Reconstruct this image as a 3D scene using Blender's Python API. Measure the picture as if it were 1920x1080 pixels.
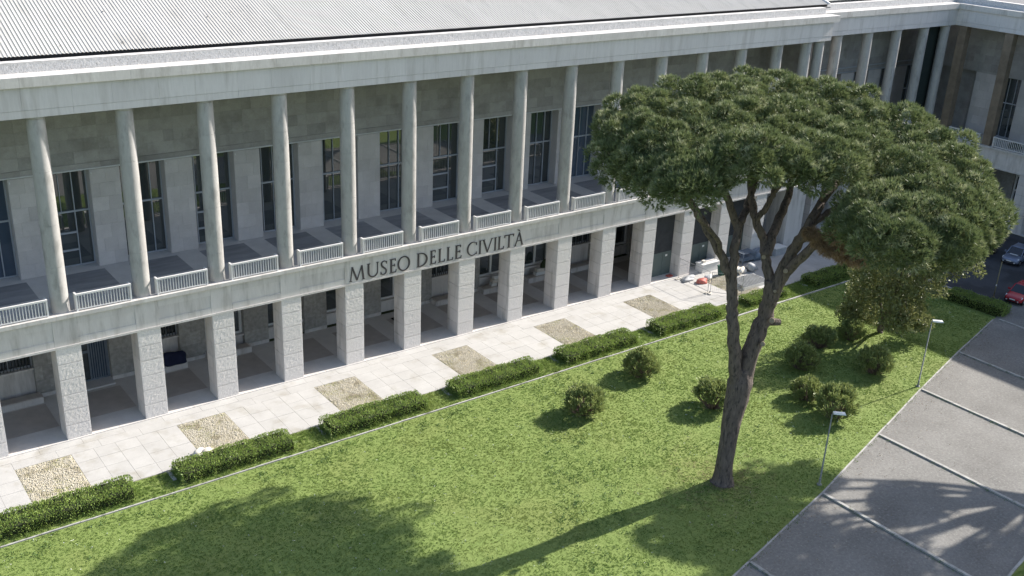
import bpy, bmesh, math, random
import numpy as np
from mathutils import Vector, Matrix

# ---------------------------------------------------------------- reset
for o in list(bpy.data.objects): bpy.data.objects.remove(o)
SC = bpy.context.scene
COL = SC.collection
S = 4.8                      # metres in one bay of the colonnade; site plan numbers below are in bays

# ---------------------------------------------------------------- camera
CAM_F = 1932.9               # focal length in photo pixels (photo is 1920 wide)
YAW, PITCH, ROLL = 0.6611, 0.3916, 0.0475
CAMP = Vector((-1.7096, -12.3733, 7.0892)) * S
_f = Vector((math.sin(YAW)*math.cos(PITCH), math.cos(YAW)*math.cos(PITCH), -math.sin(PITCH)))
_r = Vector((math.cos(YAW), -math.sin(YAW), 0)); _u = _r.cross(_f)
CR = math.cos(ROLL)*_r + math.sin(ROLL)*_u
CU = -math.sin(ROLL)*_r + math.cos(ROLL)*_u
CFW = _f
cd = bpy.data.cameras.new('camera'); cam = bpy.data.objects.new('camera', cd); COL.objects.link(cam)
cd.sensor_width = 36; cd.lens = 36*CAM_F/1920; cd.clip_end = 6000; cd.clip_start = 0.5
m = Matrix((CR, CU, -CFW)).transposed().to_4x4(); m.translation = CAMP
cam.matrix_world = m
SC.camera = cam
SC.render.resolution_x = 1024; SC.render.resolution_y = 576

# ---------------------------------------------------------------- light
SUN_EL, SUN_AZ = math.radians(33.0), math.radians(4.0)     # sun almost in line with the facade, a touch in front of it
SUNV = Vector((math.cos(SUN_AZ)*math.cos(SUN_EL), -math.sin(SUN_AZ)*math.cos(SUN_EL), math.sin(SUN_EL)))
w = bpy.data.worlds.new('World'); SC.world = w; w.use_nodes = True
nt = w.node_tree; bg = nt.nodes['Background']
sky = nt.nodes.new('ShaderNodeTexSky'); sky.sky_type = 'NISHITA'; sky.sun_disc = False
sky.sun_elevation = SUN_EL; sky.sun_rotation = math.pi/2 + SUN_AZ; sky.air_density = 1.0; sky.dust_density = 1.6
nt.links.new(sky.outputs[0], bg.inputs[0]); bg.inputs[1].default_value = 0.125
sl = bpy.data.lights.new('sun', 'SUN'); sl.energy = 4.9; sl.angle = math.radians(0.53); sl.color = (1.0, 0.95, 0.88)
so = bpy.data.objects.new('sun', sl); COL.objects.link(so)
so.rotation_euler = (-SUNV).to_track_quat('-Z', 'Y').to_euler(); so.location = (60, -20, 60)
SC.view_settings.view_transform = 'Standard'; SC.view_settings.look = 'None'
SC.view_settings.gamma = 1; SC.view_settings.exposure = 1.05
SC.view_settings.use_curve_mapping = False
SC.render.engine = 'CYCLES'

# ---------------------------------------------------------------- materials
def _mat(name):
    m = bpy.data.materials.new(name); m.use_nodes = True
    nt = m.node_tree; return m, nt, nt.nodes['Principled BSDF']

def mat(name, c1, c2=None, rough=.75, scale=1.0, objvar=0.0, bump=0.0, bscale=30.0, spec=.3, metal=0.0,
        c3=None, scale3=.2, th3=(.52, .7), stretch=(1, 1, 1), translucent=0.0, detail=6, bdist=.02, fine=None):
    m, nt, p = _mat(name); N = nt.nodes; L = nt.links
    p.inputs['Roughness'].default_value = rough; p.inputs['Metallic'].default_value = metal
    p.inputs['Specular IOR Level'].default_value = spec
    geo = N.new('ShaderNodeNewGeometry'); mp = N.new('ShaderNodeMapping'); mp.inputs['Scale'].default_value = stretch
    L.new(geo.outputs['Position'], mp.inputs['Vector'])
    def noise(sc, det=detail, ro=.6):
        n = N.new('ShaderNodeTexNoise'); n.inputs['Scale'].default_value = sc; n.inputs['Detail'].default_value = det
        n.inputs['Roughness'].default_value = ro; L.new(mp.outputs[0], n.inputs['Vector']); return n
    def mix(fac, a, b, mode='MIX'):
        x = N.new('ShaderNodeMix'); x.data_type = 'RGBA'; x.blend_type = mode
        for s, v in ((x.inputs[0], fac), (x.inputs[6], a), (x.inputs[7], b)):
            if hasattr(v, 'is_output'): L.new(v, s)
            elif isinstance(v, (int, float)): s.default_value = v
            else: s.default_value = (*v, 1)
        return x.outputs[2]
    col = None
    if c2:
        n = noise(scale); r = N.new('ShaderNodeMapRange'); r.inputs[1].default_value = .3; r.inputs[2].default_value = .7
        L.new(n.outputs[0], r.inputs[0]); col = mix(r.outputs[0], c1, c2)
    else:
        col = mix(0.0, c1, c1)
    if c3:
        n = noise(scale3, 4); r = N.new('ShaderNodeMapRange'); r.inputs[1].default_value = th3[0]; r.inputs[2].default_value = th3[1]
        L.new(n.outputs[0], r.inputs[0]); col = mix(r.outputs[0], col, c3)
    if fine:
        n = noise(fine[0], 3, .7); r = N.new('ShaderNodeMapRange'); r.inputs[1].default_value = .25; r.inputs[2].default_value = .75
        r.inputs[3].default_value = 1-fine[1]; r.inputs[4].default_value = 1+fine[1]
        L.new(n.outputs[0], r.inputs[0]); col = mix(1.0, col, r.outputs[0], 'MULTIPLY')
    if objvar:
        oi = N.new('ShaderNodeObjectInfo'); r = N.new('ShaderNodeMapRange')
        r.inputs[3].default_value = 1-objvar; r.inputs[4].default_value = 1+objvar
        L.new(oi.outputs['Random'], r.inputs[0]); col = mix(1.0, col, r.outputs[0], 'MULTIPLY')
    L.new(col, p.inputs['Base Color'])
    if bump:
        n = noise(bscale, 5, .65); b = N.new('ShaderNodeBump'); b.inputs['Strength'].default_value = bump; b.inputs['Distance'].default_value = bdist
        L.new(n.outputs[0], b.inputs['Height']); L.new(b.outputs[0], p.inputs['Normal'])
    if translucent:
        t = N.new('ShaderNodeBsdfTranslucent'); L.new(col, t.inputs[0])
        ms = N.new('ShaderNodeMixShader'); ms.inputs[0].default_value = translucent
        L.new(p.outputs[0], ms.inputs[1]); L.new(t.outputs[0], ms.inputs[2])
        L.new(ms.outputs[0], N['Material Output'].inputs[0])
    return m

M = {}
M['marble'] = mat('marble', (.555, .52, .495), (.63, .595, .565), .55, 1.2, .06, .05, 25, c3=(.41, .38, .35), scale3=1.6, th3=(.5, .70), stretch=(1, 1, .16), fine=(14, .06))
M['entablature'] = mat('entablature_marble', (.56, .53, .518), (.63, .60, .585), .6, .7, .04, .04, 20, c3=(.47, .44, .42), scale3=1.4, th3=(.5, .70), stretch=(1, 1, .12), fine=(9, .06))
M['ledge'] = mat('cornice_marble', (.50, .475, .45), (.575, .55, .52), .6, 1.5, .05, .05, 20, c3=(.39, .365, .335), scale3=1.6, th3=(.52, .72), stretch=(1, 1, .3), fine=(10, .07))
M['rough'] = mat('rough_dressed_stone', (.60, .565, .535), (.69, .655, .62), .85, 9, .04, .55, 14, c3=(.52, .49, .465), scale3=16, th3=(.52, .68), bdist=.03)
M['parapet'] = mat('rough_parapet_stone', (.46, .455, .45), (.62, .61, .60), .85, 4, .03, 1.0, 9, c3=(.36, .35, .34), scale3=7, th3=(.55, .72), bdist=.09)
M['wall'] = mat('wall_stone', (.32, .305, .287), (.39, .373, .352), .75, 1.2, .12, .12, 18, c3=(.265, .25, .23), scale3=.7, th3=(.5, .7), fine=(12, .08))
M['pier'] = mat('pier_stone', (.50, .468, .445), (.58, .545, .52), .7, 1.0, .08, .08, 18, fine=(12, .06))
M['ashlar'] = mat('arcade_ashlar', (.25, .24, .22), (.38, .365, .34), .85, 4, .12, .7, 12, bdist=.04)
M['joint'] = mat('joint_mortar', (.15, .145, .14), None, .9)
M['drum'] = mat('column_marble', (.355, .340, .325), (.44, .424, .406), .5, 1.6, .035, .06, 20, c3=(.30, .29, .275), scale3=2.2, th3=(.52, .66), stretch=(1, 1, .35), fine=(7, .08))
M['brownpillar'] = mat('brown_travertine', (.16, .125, .09), (.24, .19, .14), .7, 1.5, .06, .1, 15)
M['floor'] = mat('stone_floor', (.47, .455, .445), (.56, .545, .53), .5, .7, .03, .03, 15, fine=(8, .05))
M['inlay'] = mat('dark_floor_inlay', (.20, .202, .215), (.30, .302, .315), .5, 1.3, .10, .03, 15, stretch=(.4, 1.5, 1))
M['arcfloor'] = mat('arcade_floor', (.53, .50, .465), (.61, .58, .54), .5, .8, .02, .03, 15, fine=(8, .05))
M['arcinlay'] = mat('arcade_inlay', (.36, .32, .285), (.43, .385, .345), .5, 1.5, .08, .03, 15)
M['paving'] = mat('terrace_paving', (.385, .372, .352), (.445, .432, .41), .7, .8, .03, .10, 30, c3=(.325, .305, .265), scale3=.6, th3=(.54, .74), fine=(11, .05))
M['pavejoint'] = mat('paving_joint', (.30, .285, .25), (.24, .235, .17), .9, .7)
M['gravelbed'] = mat('gravel_bed', (.36, .32, .225), (.46, .415, .305), .9, 3, 0, .4, 40, c3=(.30, .30, .14), scale3=.5, th3=(.5, .62))
M['pebble'] = mat('pebble', (.42, .375, .28), (.66, .61, .51), .8, 18, 0, c3=(.33, .285, .20), scale3=1.0, th3=(.5, .65))
M['kerb'] = mat('kerb_stone', (.29, .28, .26), (.40, .39, .365), .8, 2, .08, .2, 30, c3=(.15, .155, .12), scale3=1.5, th3=(.55, .7))
M['asphalt'] = mat('asphalt', (.160, .153, .141), (.225, .217, .201), .92, .28, 0, .7, 22, c3=(.265, .257, .235), scale3=7.5, th3=(.56, .70), fine=(5.5, .22), bdist=.02, spec=.15)
M['road'] = mat('road_asphalt', (.062, .062, .066), (.085, .085, .088), .85, .4, 0, .4, 60, c3=(.05, .05, .052), scale3=.25, th3=(.5, .6), fine=(28, .2))
M['grassbase'] = mat('turf', (.150, .208, .052), (.186, .238, .066), .95, 1.2, 0, .8, 25, c3=(.18, .22, .062), scale3=.16, th3=(.5, .66), fine=(6, .18), bdist=.05)
M['grass'] = mat('grass_blades', (.178, .262, .065), (.236, .308, .086), .75, .55, 0, c3=(.262, .312, .092), scale3=.11, th3=(.50, .68), translucent=.35, spec=.2, fine=(1.6, .10))
M['weed'] = mat('clover_leaves', (.075, .150, .035), (.13, .20, .06), .6, 2, 0, translucent=.3, spec=.3)
M['litter'] = mat('dry_litter', (.20, .135, .08), (.30, .22, .14), .9, 4)
M['farground'] = mat('far_ground', (.07, .09, .03), (.10, .11, .05), .95, .05)
M['needle'] = mat('pine_needles', (.090, .124, .046), (.225, .258, .105), .5, 1.0, 0, translucent=.20, spec=.3, c3=(.42, .43, .25), scale3=1.5, th3=(.54, .66))  # pale patches put the sunlit highlights of the clumps into the colour
M['deadneedle'] = mat('dead_needles', (.23, .155, .095), (.36, .255, .165), .8, 3, 0, translucent=.2)
M['bark'] = mat('pine_bark', (.09, .073, .065), (.175, .138, .118), .9, 5.0, 0, 1.0, 9, c3=(.048, .04, .037), scale3=7, th3=(.52, .66), stretch=(1, 1, .3), bdist=.10)
M['cutwood'] = mat('cut_wood', (.22, .18, .13), (.28, .23, .17), .8, 8)
M['twig'] = mat('twigs', (.13, .09, .075), (.21, .15, .125), .9, 4)
M['leaf_hedge'] = mat('hedge_leaves', (.17, .255, .055), (.27, .355, .085), .5, 1.6, 0, translucent=.25, spec=.5, c3=(.26, .31, .09), scale3=5, th3=(.52, .66))
M['leaf_shrub'] = mat('shrub_leaves', (.18, .23, .07), (.30, .345, .125), .5, 3, 0, translucent=.25, spec=.5, c3=(.33, .34, .15), scale3=7, th3=(.55, .68))
M['leaf_tree'] = mat('tree_leaves', (.125, .145, .045), (.225, .24, .09), .5, 2.5, 0, translucent=.28, spec=.5, c3=(.36, .36, .18), scale3=7, th3=(.55, .68))
M['leafcore'] = mat('shade_core', (.016, .022, .008), (.03, .036, .014), .95, 6)  # near-black, the shade inside a hedge put into the colour
M['flower'] = mat('white_petals', (.75, .73, .70), None, .7)
M['rooftin'] = mat('white_roof_sheet', (.415, .40, .37), (.46, .445, .415), .8, .3, 0, c3=(.35, .34, .315), scale3=.8, th3=(.54, .76), spec=.1, stretch=(1.5, .25, 1))
M['gutter'] = mat('gutter_shadow_metal', (.10, .10, .105), None, .7)
M['whitepaint'] = mat('white_painted_metal', (.60, .59, .575), (.66, .65, .635), .5, 2, .03, spec=.4)
M['frame'] = mat('window_frame_metal', (.36, .38, .41), (.42, .44, .47), .4, 2, .05, spec=.4)
M['whiteframe'] = mat('white_window_frame', (.62, .62, .61), None, .5, objvar=.04)
M['darkgrille'] = mat('dark_grille', (.045, .048, .052), None, .5)
M['letter'] = mat('bronze_letter', (.045, .040, .045), (.07, .06, .062), .5, 6, spec=.4)
M['lampgrey'] = mat('lamp_pole_paint', (.20, .205, .19), (.26, .26, .24), .55, 4)
M['lampwhite'] = mat('lamp_head_white', (.74, .74, .74), None, .45)
M['rubber'] = mat('tyre_rubber', (.02, .02, .02), None, .85)
M['rim'] = mat('wheel_rim', (.35, .35, .36), None, .35, metal=.8)
M['redpaint'] = mat('red_car_paint', (.36, .02, .03), None, .25, spec=.6)
M['bluepaint'] = mat('silver_blue_car_paint', (.20, .23, .31), None, .3, spec=.6, metal=.3)
M['darkpaint'] = mat('dark_car_paint', (.02, .023, .03), None, .25, spec=.6)
M['blacktrim'] = mat('black_trim', (.018, .018, .02), None, .6)
M['headlight'] = mat('headlight_glass', (.62, .64, .66), None, .12, spec=.7)
M['plate'] = mat('number_plate_white', (.70, .70, .68), None, .5)
M['navycloth'] = mat('navy_cloth', (.010, .013, .035), (.02, .024, .055), .95, 5, bump=.3, bscale=12)
M['redcloth'] = mat('red_plastic', (.38, .075, .055), (.46, .12, .09), .6, 5)
M['greycloth'] = mat('grey_tarpaulin', (.30, .305, .31), (.42, .425, .43), .6, 3, bump=.25, bscale=6, bdist=.05)
M['whitestone'] = mat('white_stone_block', (.60, .60, .58), (.68, .675, .65), .7, 2, .05)
M['green'] = mat('dark_green_plastic', (.02, .075, .055), None, .5)
M['hoard'] = mat('grey_green_board', (.10, .125, .115), (.125, .15, .14), .7, 1)
M['darkcloth'] = mat('dark_netting', (.04, .042, .046), (.055, .057, .06), .9, 2)
M['netting'] = mat('dark_green_netting', (.022, .032, .030), (.03, .04, .036), .95, 2)
M['steel'] = mat('galvanised_steel', (.30, .31, .32), (.38, .39, .40), .45, 5, .05, metal=.6)
M['bluegrey'] = mat('blue_grey_metal', (.14, .17, .21), (.19, .22, .26), .6, 3, .08)
M['rubble'] = mat('pale_stone_rubble', (.50, .45, .38), (.66, .62, .55), .85, 6, .15)
M['mat'] = mat('black_doormat', (.015, .015, .016), None, .95)
M['postyellow'] = mat('weathered_yellow_post', (.28, .24, .12), (.20, .18, .12), .7, 5)
M['plantpot'] = mat('dark_plant', (.02, .035, .015), (.035, .05, .02), .8, 8)

def glass(name, base, ior=1.9):
    m, nt, p = _mat(name)
    p.inputs['Base Color'].default_value = (*base, 1); p.inputs['Roughness'].default_value = .025
    p.inputs['IOR'].default_value = ior; p.inputs['Specular IOR Level'].default_value = .6
    return m
M['glass'] = glass('window_glass', (.032, .042, .042), 2.1)
M['carglass'] = glass('car_glass', (.012, .014, .018), 1.6)
M['blueglass'] = glass('blinds_behind_glass', (.06, .085, .12), 1.7)

# ---------------------------------------------------------------- mesh helpers
WL = {}
def setp(o, label=None, cat=None, group=None, kind=None):
    if label: o['label'] = label
    if cat: o['category'] = cat
    if group: o['group'] = group
    if kind: o['kind'] = kind
    return o

def new(name, me, parent=None, loc=(0, 0, 0), material=None):
    """loc is a world position when the parent chain has no rotation"""
    o = bpy.data.objects.new(name, me); COL.objects.link(o)
    loc = Vector(loc); WL[o] = loc
    if parent: o.parent = parent; o.location = loc - WL[parent]
    else: o.location = loc
    if material and me is not None and not me.materials: me.materials.append(material)
    return o

def empty(name, loc, label, cat, group=None):
    o = new(name, None, None, loc); o.empty_display_size = .2
    return setp(o, label, cat, group)

def mesh(name, V, F, material, smooth=False):
    me = bpy.data.meshes.new(name); me.from_pydata([tuple(v) for v in V], [], [tuple(f) for f in F]); me.materials.append(material)
    if smooth: me.shade_smooth()
    return me

def soup(name, P, material):
    """P (n,k,3) array of loose triangles or quads"""
    n, k = P.shape[:2]
    me = bpy.data.meshes.new(name); me.vertices.add(n*k); me.loops.add(n*k); me.polygons.add(n)
    me.vertices.foreach_set('co', np.ascontiguousarray(P, dtype=np.float32).ravel())
    me.loops.foreach_set('vertex_index', np.arange(n*k, dtype=np.int32))
    me.polygons.foreach_set('loop_start', np.arange(0, n*k, k, dtype=np.int32))
    me.polygons.foreach_set('loop_total', np.full(n, k, dtype=np.int32))
    me.update(calc_edges=True); me.materials.append(material)
    return me

class MB:
    def __init__(s, k=1.0): s.V = []; s.F = []; s.k = k
    def add(s, V, F):
        n = len(s.V); s.V += [Vector(v)*s.k for v in V]; s.F += [[i+n for i in f] for f in F]; return s
    def box(s, x0, x1, y0, y1, z0, z1):
        return s.add([(x0,y0,z0),(x1,y0,z0),(x1,y1,z0),(x0,y1,z0),(x0,y0,z1),(x1,y0,z1),(x1,y1,z1),(x0,y1,z1)],
                     [(0,3,2,1),(4,5,6,7),(0,1,5,4),(1,2,6,5),(2,3,7,6),(3,0,4,7)])
    def tube(s, pts, radii, n=8, cap=True):
        pts = [Vector(p) for p in pts]
        if not hasattr(radii, '__len__'): radii = [radii]*len(pts)
        rings = []; ref = Vector((.31, .17, .93)).normalized(); V = []; F = []
        for i, p in enumerate(pts):
            t = (pts[min(i+1, len(pts)-1)] - pts[max(i-1, 0)]).normalized()
            if abs(t.dot(ref)) > .95: ref = Vector((1, .1, 0)).normalized()
            a = t.cross(ref).normalized(); b = t.cross(a)
            for j in range(n):
                q = 2*math.pi*j/n; V.append(p + (a*math.cos(q)+b*math.sin(q))*radii[i])
        for i in range(len(pts)-1):
            for j in range(n): F.append((i*n+j, i*n+(j+1) % n, (i+1)*n+(j+1) % n, (i+1)*n+j))
        if cap: F.append(tuple(range(n))[::-1]); F.append(tuple((len(pts)-1)*n+j for j in range(n)))
        return s.add(V, F)
    def prism(s, poly, y0, y1):
        """polygon in x,z extruded along y"""
        n = len(poly)
        V = [(x, y0, z) for x, z in poly] + [(x, y1, z) for x, z in poly]
        F = [tuple(range(n)), tuple(range(2*n-1, n-1, -1))] + [(i, i+n, (i+1) % n+n, (i+1) % n) for i in range(n)]
        return s.add(V, F)
    def build(s, name, material, parent=None, smooth=False, origin=None):
        V = np.array([tuple(v) for v in s.V])
        if origin is None: origin = Vector(((V[:,0].min()+V[:,0].max())/2, (V[:,1].min()+V[:,1].max())/2, V[:,2].min()))
        V = V - np.array(origin)
        me = mesh(name, V.tolist(), s.F, material, smooth)
        return new(name, me, parent, origin)
    def local(s, name, material, parent, smooth=False):
        o = bpy.data.objects.new(name, mesh(name, s.V, s.F, material, smooth)); COL.objects.link(o); o.parent = parent
        return o

_boxes = {}
def boxmesh(dx, dy, dz, material):
    key = (round(dx, 3), round(dy, 3), round(dz, 3), material.name)
    if key not in _boxes:
        b = MB().box(-dx/2, dx/2, -dy/2, dy/2, 0, dz); _boxes[key] = mesh('block', b.V, b.F, material)
    return _boxes[key]

def pbox(name, b, material, parent, k=S):
    """axis-aligned block, world extents b=(x0,x1,y0,y1,z0,z1) in bays, shared mesh data between equal blocks"""
    x0, x1, y0, y1, z0, z1 = [v*k for v in b]
    return new(name, boxmesh(x1-x0, y1-y0, z1-z0, material), parent, ((x0+x1)/2, (y0+y1)/2, z0))

def smooth_path(pts, n=6):
    P = [Vector(p) for p in pts]; out = []
    for i in range(len(P)-1):
        a = P[max(i-1, 0)]; b = P[i]; c = P[i+1]; d = P[min(i+2, len(P)-1)]
        for j in range(n):
            t = j/n
            out.append(.5*((2*b)+(-a+c)*t+(2*a-5*b+4*c-d)*t*t+(-a+3*b-3*c+d)*t**3))
    out.append(P[-1]); return out

def ray(px, py):
    return CFW + CR*((px-960)/CAM_F) + CU*((540-py)/CAM_F)
def at_y(px, py, Y):
    """photo pixel -> point on the vertical plane y=Y (bays)"""
    d = ray(px, py); c = CAMP/S; return c + d*((Y-c.y)/d.y)

# ================================================================= SETTING
def sheet(name, poly, z, material, kind='structure'):
    cx = sum(p[0] for p in poly)/len(poly)*S; cy = sum(p[1] for p in poly)/len(poly)*S
    me = mesh(name, [(x*S-cx, y*S-cy, 0) for x, y in poly], [tuple(range(len(poly)))], material)
    if me.polygons[0].normal.z < 0: me.flip_normals()
    o = new(name, me, None, (cx, cy, z)); return setp(o, kind=kind)

setp(sheet('ground', [(-400,-400),(400,-400),(400,400),(-400,400)], -.06, M['farground']))
EDGE = [(-7,-9.55),(0,-8.0),(3,-7.33),(6.23,-6.60),(8.15,-6.165),(10,-5.68),(11.76,-5.215),(13.5,-4.78),(15.3,-4.37)]   # lawn / path edge
LOW = [(22,-5.5),(16,-6.9),(13,-7.52),(9.06,-8.29),(8.55,-8.37),(0,-10.1),(-7,-11.6)]                                    # far side of the path
LAWN = [(-7,-1.87),(15.42,-1.87),(15.45,-4.34)] + EDGE[::-1]
sheet('lawn', LAWN, 0.0, M['grassbase'])
sheet('path', EDGE + [(15.95,-4.22),(22,-2.6)] + LOW, -.012, M['asphalt'])
sheet('road', [(15.95,-1.3),(20.25,-1.3),(20.25,-2.98),(15.95,-4.22)], -.02, M['road'])
sheet('verge', LOW[:0] + [(22,-5.53),(22,-14),(-7,-14),(-7,-11.63),(0,-10.13),(8.55,-8.40),(9.06,-8.32),(13,-7.55),(16,-6.93)], -.004, M['grassbase'])
BED = [(-4,-1.365),(15.42,-1.365),(15.42,-1.835),(-4,-1.835)]
sheet('planting_bed', BED, 0.0, M['grassbase'])
terrace = sheet('terrace', [(-4,0.02),(15.9,0.02),(15.9,-1.36),(-4,-1.36)], -.008, M['pavejoint'])

# --- paving slabs with gravel beds every second bay
rnd = random.Random(5)
BEDS = [(.13+2*k, .79+2*k) for k in range(-1, 7)]
gap = .0013
def slab(x0, x1, y0, y1):
    z = .012 + rnd.uniform(-.003, .004)
    if x1-x0 < .03 or y1-y0 < .03: return
    pbox('paving_slab', (x0+gap, x1-gap, y0+gap, y1-gap, -.004, z/S), M['paving'], terrace)
rows = [0.015-.0, -.165, -.35]
for r in range(2):
    x = -1.6 + .17*r
    while x < 15.8:
        l = .52; slab(x, min(x+l, 15.9), rows[r+1], rows[r]); x += l
yr = [-.35, -.60, -.85, -1.10, -1.355]
for k in range(-1, 8):
    xa = .79+2*(k-1) if k > -1 else -1.6
    xb = .13+2*k if k < 7 else 15.9
    if xb <= xa: continue
    n = max(1, round((xb-xa)/.268)); dx = (xb-xa)/n
    for r in range(4):
        for c in range(n): slab(xa+c*dx, xa+(c+1)*dx, yr[r+1], yr[r])
gnames = ['second', 'third', 'fourth', 'fifth', 'sixth', 'seventh', 'eighth', 'ninth']
nrng = np.random.default_rng(3)
def pebbles(name, x0, x1, y0, y1, n, size, seed, label, z=.004):
    g = np.random.default_rng(seed)
    c = np.stack([g.uniform(x0*S, x1*S, n), g.uniform(y0*S, y1*S, n), np.full(n, .01)+g.uniform(0, .02, n)], 1)
    s = size*g.uniform(.5, 1.3, (n, 1)); a = g.uniform(0, 2*np.pi, n)
    k = 5; P = []
    top = c + np.stack([s[:,0]*.15*np.cos(a), s[:,0]*.15*np.sin(a), s[:,0]*.75], 1)
    ring = [c + np.concatenate([s*np.cos(a+2*np.pi*j/k)[:,None]*g.uniform(.7, 1.1, (n,1)), s*np.sin(a+2*np.pi*j/k)[:,None]*g.uniform(.7, 1.1, (n,1)), np.zeros((n,1))], 1) for j in range(k)]
    for j in range(k): P.append(np.stack([ring[j], ring[(j+1) % k], top], 1))
    P = np.concatenate(P, 0); off = np.array([(x0+x1)/2*S, (y0+y1)/2*S, z]); P[:, :, :2] -= off[:2]
    o = new(name, soup(name, P, M['pebble']), None, off)
    return setp(o, label, 'gravel', 'gravel beds in the terrace', 'stuff')
for k, (a, b) in enumerate(BEDS):
    if b < -.3: continue
    sheet('gravel_base', [(a,-.353),(b,-.353),(b,-1.36),(a,-1.36)], -.002, M['gravelbed'])
    pebbles('gravel', a+.008, b-.008, -1.352, -.36, 5200, .037, 40+k, 'tan gravel bed set into the pale terrace before hedge and pillars')

# --- kerbs
kerb = MB(S)
def kerb_line(name, pts, wdt, h, material, z0=-.03, piece=.42):
    root = None; objs = []
    P = [Vector((x, y, 0)) for x, y in pts]
    for a, b in zip(P[:-1], P[1:]):
        L = (b-a).length; n = max(1, round(L/piece)); d = (b-a)/n; t = d.normalized(); s = Vector((-t.y, t.x, 0))*wdt/2
        for i in range(n):
            p = a+d*i+t*.002; q = a+d*(i+1)-t*.002; j = rnd.uniform(-.0025, .0025)
            hh = h/S + rnd.uniform(-.002, .002)
            V = [p-s, q-s, q+s, p+s]; V = [v+Vector((-t.y, t.x, 0))*j for v in V]
            mb = MB(S); mb.add([v+Vector((0,0,z0/S)) for v in V]+[v+Vector((0,0,hh)) for v in V], [(0,3,2,1),(4,5,6,7),(0,1,5,4),(1,2,6,5),(2,3,7,6),(3,0,4,7)])
            if root is None:
                root = mb.build(name, material); setp(root, kind='structure')
            else: mb.build('kerb_stone', material, root)
    return root
kerb_line('lawn_kerb', [(-1.2,-1.853),(11.4,-1.853)], .022, .045, M['kerb'])
kerb_line('lawn_kerb', [(11.4,-1.853),(15.4,-1.853)], .034, .07, M['kerb'])
kerb_line('path_edge_kerb', EDGE[2:], .022, .045, M['kerb'], piece=.36)
def low_y(x):
    for (x1, y1), (x0, y0) in zip(LOW[:-1], LOW[1:]):
        if x0 <= x <= x1: return y0+(y1-y0)*(x-x0)/(x1-x0)
def edge_y(x):
    for (x0, y0), (x1, y1) in zip(EDGE[:-1], EDGE[1:]):
        if x0 <= x <= x1: return y0+(y1-y0)*(x-x0)/(x1-x0)
for x in (4.5, 6.33, 8.16, 10.03, 11.77, 13.5):
    kerb_line('path_step_kerb', [(x, edge_y(x)-.02), (x+.03, low_y(x)+.01)], .040, .09, M['kerb'], piece=.5)
kerb_line('path_step_kerb', [(15.40,-4.42),(15.44,-6.95)], .04, .06, M['kerb'], piece=.5)
kerb_line('verge_kerb', [(-2,-10.53),(8.55,-8.383),(9.06,-8.303),(13,-7.532)], .03, .08, M['kerb'])
kerb_line('road_kerb', [(16.0,-1.9),(15.97,-4.2)], .04, .10, M['kerb'])
for k in range(7):
    x = 1.655+2*k
    kerb_line('bed_kerb', [(x,-1.37),(x,-1.60)], .05, .03, M['paving'], piece=.23)

# --- grass
def grass(name, poly, dens, seed, hgt=.038, wdt=.017, nb=7):
    g = np.random.default_rng(seed); P = np.array(poly)*S
    lo, hi = P.min(0), P.max(0); n = int(np.prod(hi-lo)*dens)
    q = g.uniform(lo, hi, (n, 2)); ins = np.zeros(n, bool); j = len(P)-1
    for i in range(len(P)):
        c = ((P[i,1] > q[:,1]) != (P[j,1] > q[:,1])) & (q[:,0] < (P[j,0]-P[i,0])*(q[:,1]-P[i,1])/(P[j,1]-P[i,1]+1e-12)+P[i,0])
        ins ^= c; j = i
    q = q[ins]; n = len(q)
    # taller and shorter drifts
    f = np.zeros(n)
    for sc, am in ((.9, .5), (2.1, .35), (5.0, .25)):
        for _ in range(3):
            d = g.normal(size=2)*sc; f += am/2*np.sin(q@d+g.uniform(0, 6.28))
    hs = hgt*np.clip(1+.55*f, .35, 2.2)
    b = np.repeat(q, nb, 0) + g.normal(0, .035, (n*nb, 2)); h = np.repeat(hs, nb)*g.uniform(.55, 1.3, n*nb)
    a = g.uniform(0, 2*np.pi, n*nb); w = wdt*g.uniform(.7, 1.4, n*nb)
    lean = g.normal(0, .55, (n*nb, 2))*h[:,None]
    A = np.stack([b[:,0]-np.cos(a)*w, b[:,1]-np.sin(a)*w, np.zeros(n*nb)], 1)
    B = np.stack([b[:,0]+np.cos(a)*w, b[:,1]+np.sin(a)*w, np.zeros(n*nb)], 1)
    T = np.concatenate([b+lean, h[:,None]], 1)
    Q = np.stack([A, B, T], 1); off = P.mean(0); Q[:, :, :2] -= off
    return setp(new(name, soup(name, Q, M['grass']), None, (off[0], off[1], .001)), 'short green lawn grass between terrace and path', 'grass', None, 'stuff')
VL = [(-1.0,-1.885),(15.38,-1.885),(15.4,-4.3)] + [(x, y+.016) for x, y in EDGE[:1:-1]] + [(1.2,-7.0),(-1.0,-3.4)]
grass('lawn_grass', VL, 62, 11)
o = grass('bed_grass', [(-.6,-1.38),(15.38,-1.38),(15.38,-1.83),(-.6,-1.83)], 60, 12, hgt=.15); o['label'] = 'grass growing in the narrow bed between the hedges'
o = grass('verge_grass', [(8.3,-8.45),(9.06,-8.35),(10.5,-8.05),(10.5,-9.2),(8.0,-9.2)], 55, 13); o['label'] = 'grass at the near side of the asphalt path'

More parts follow.
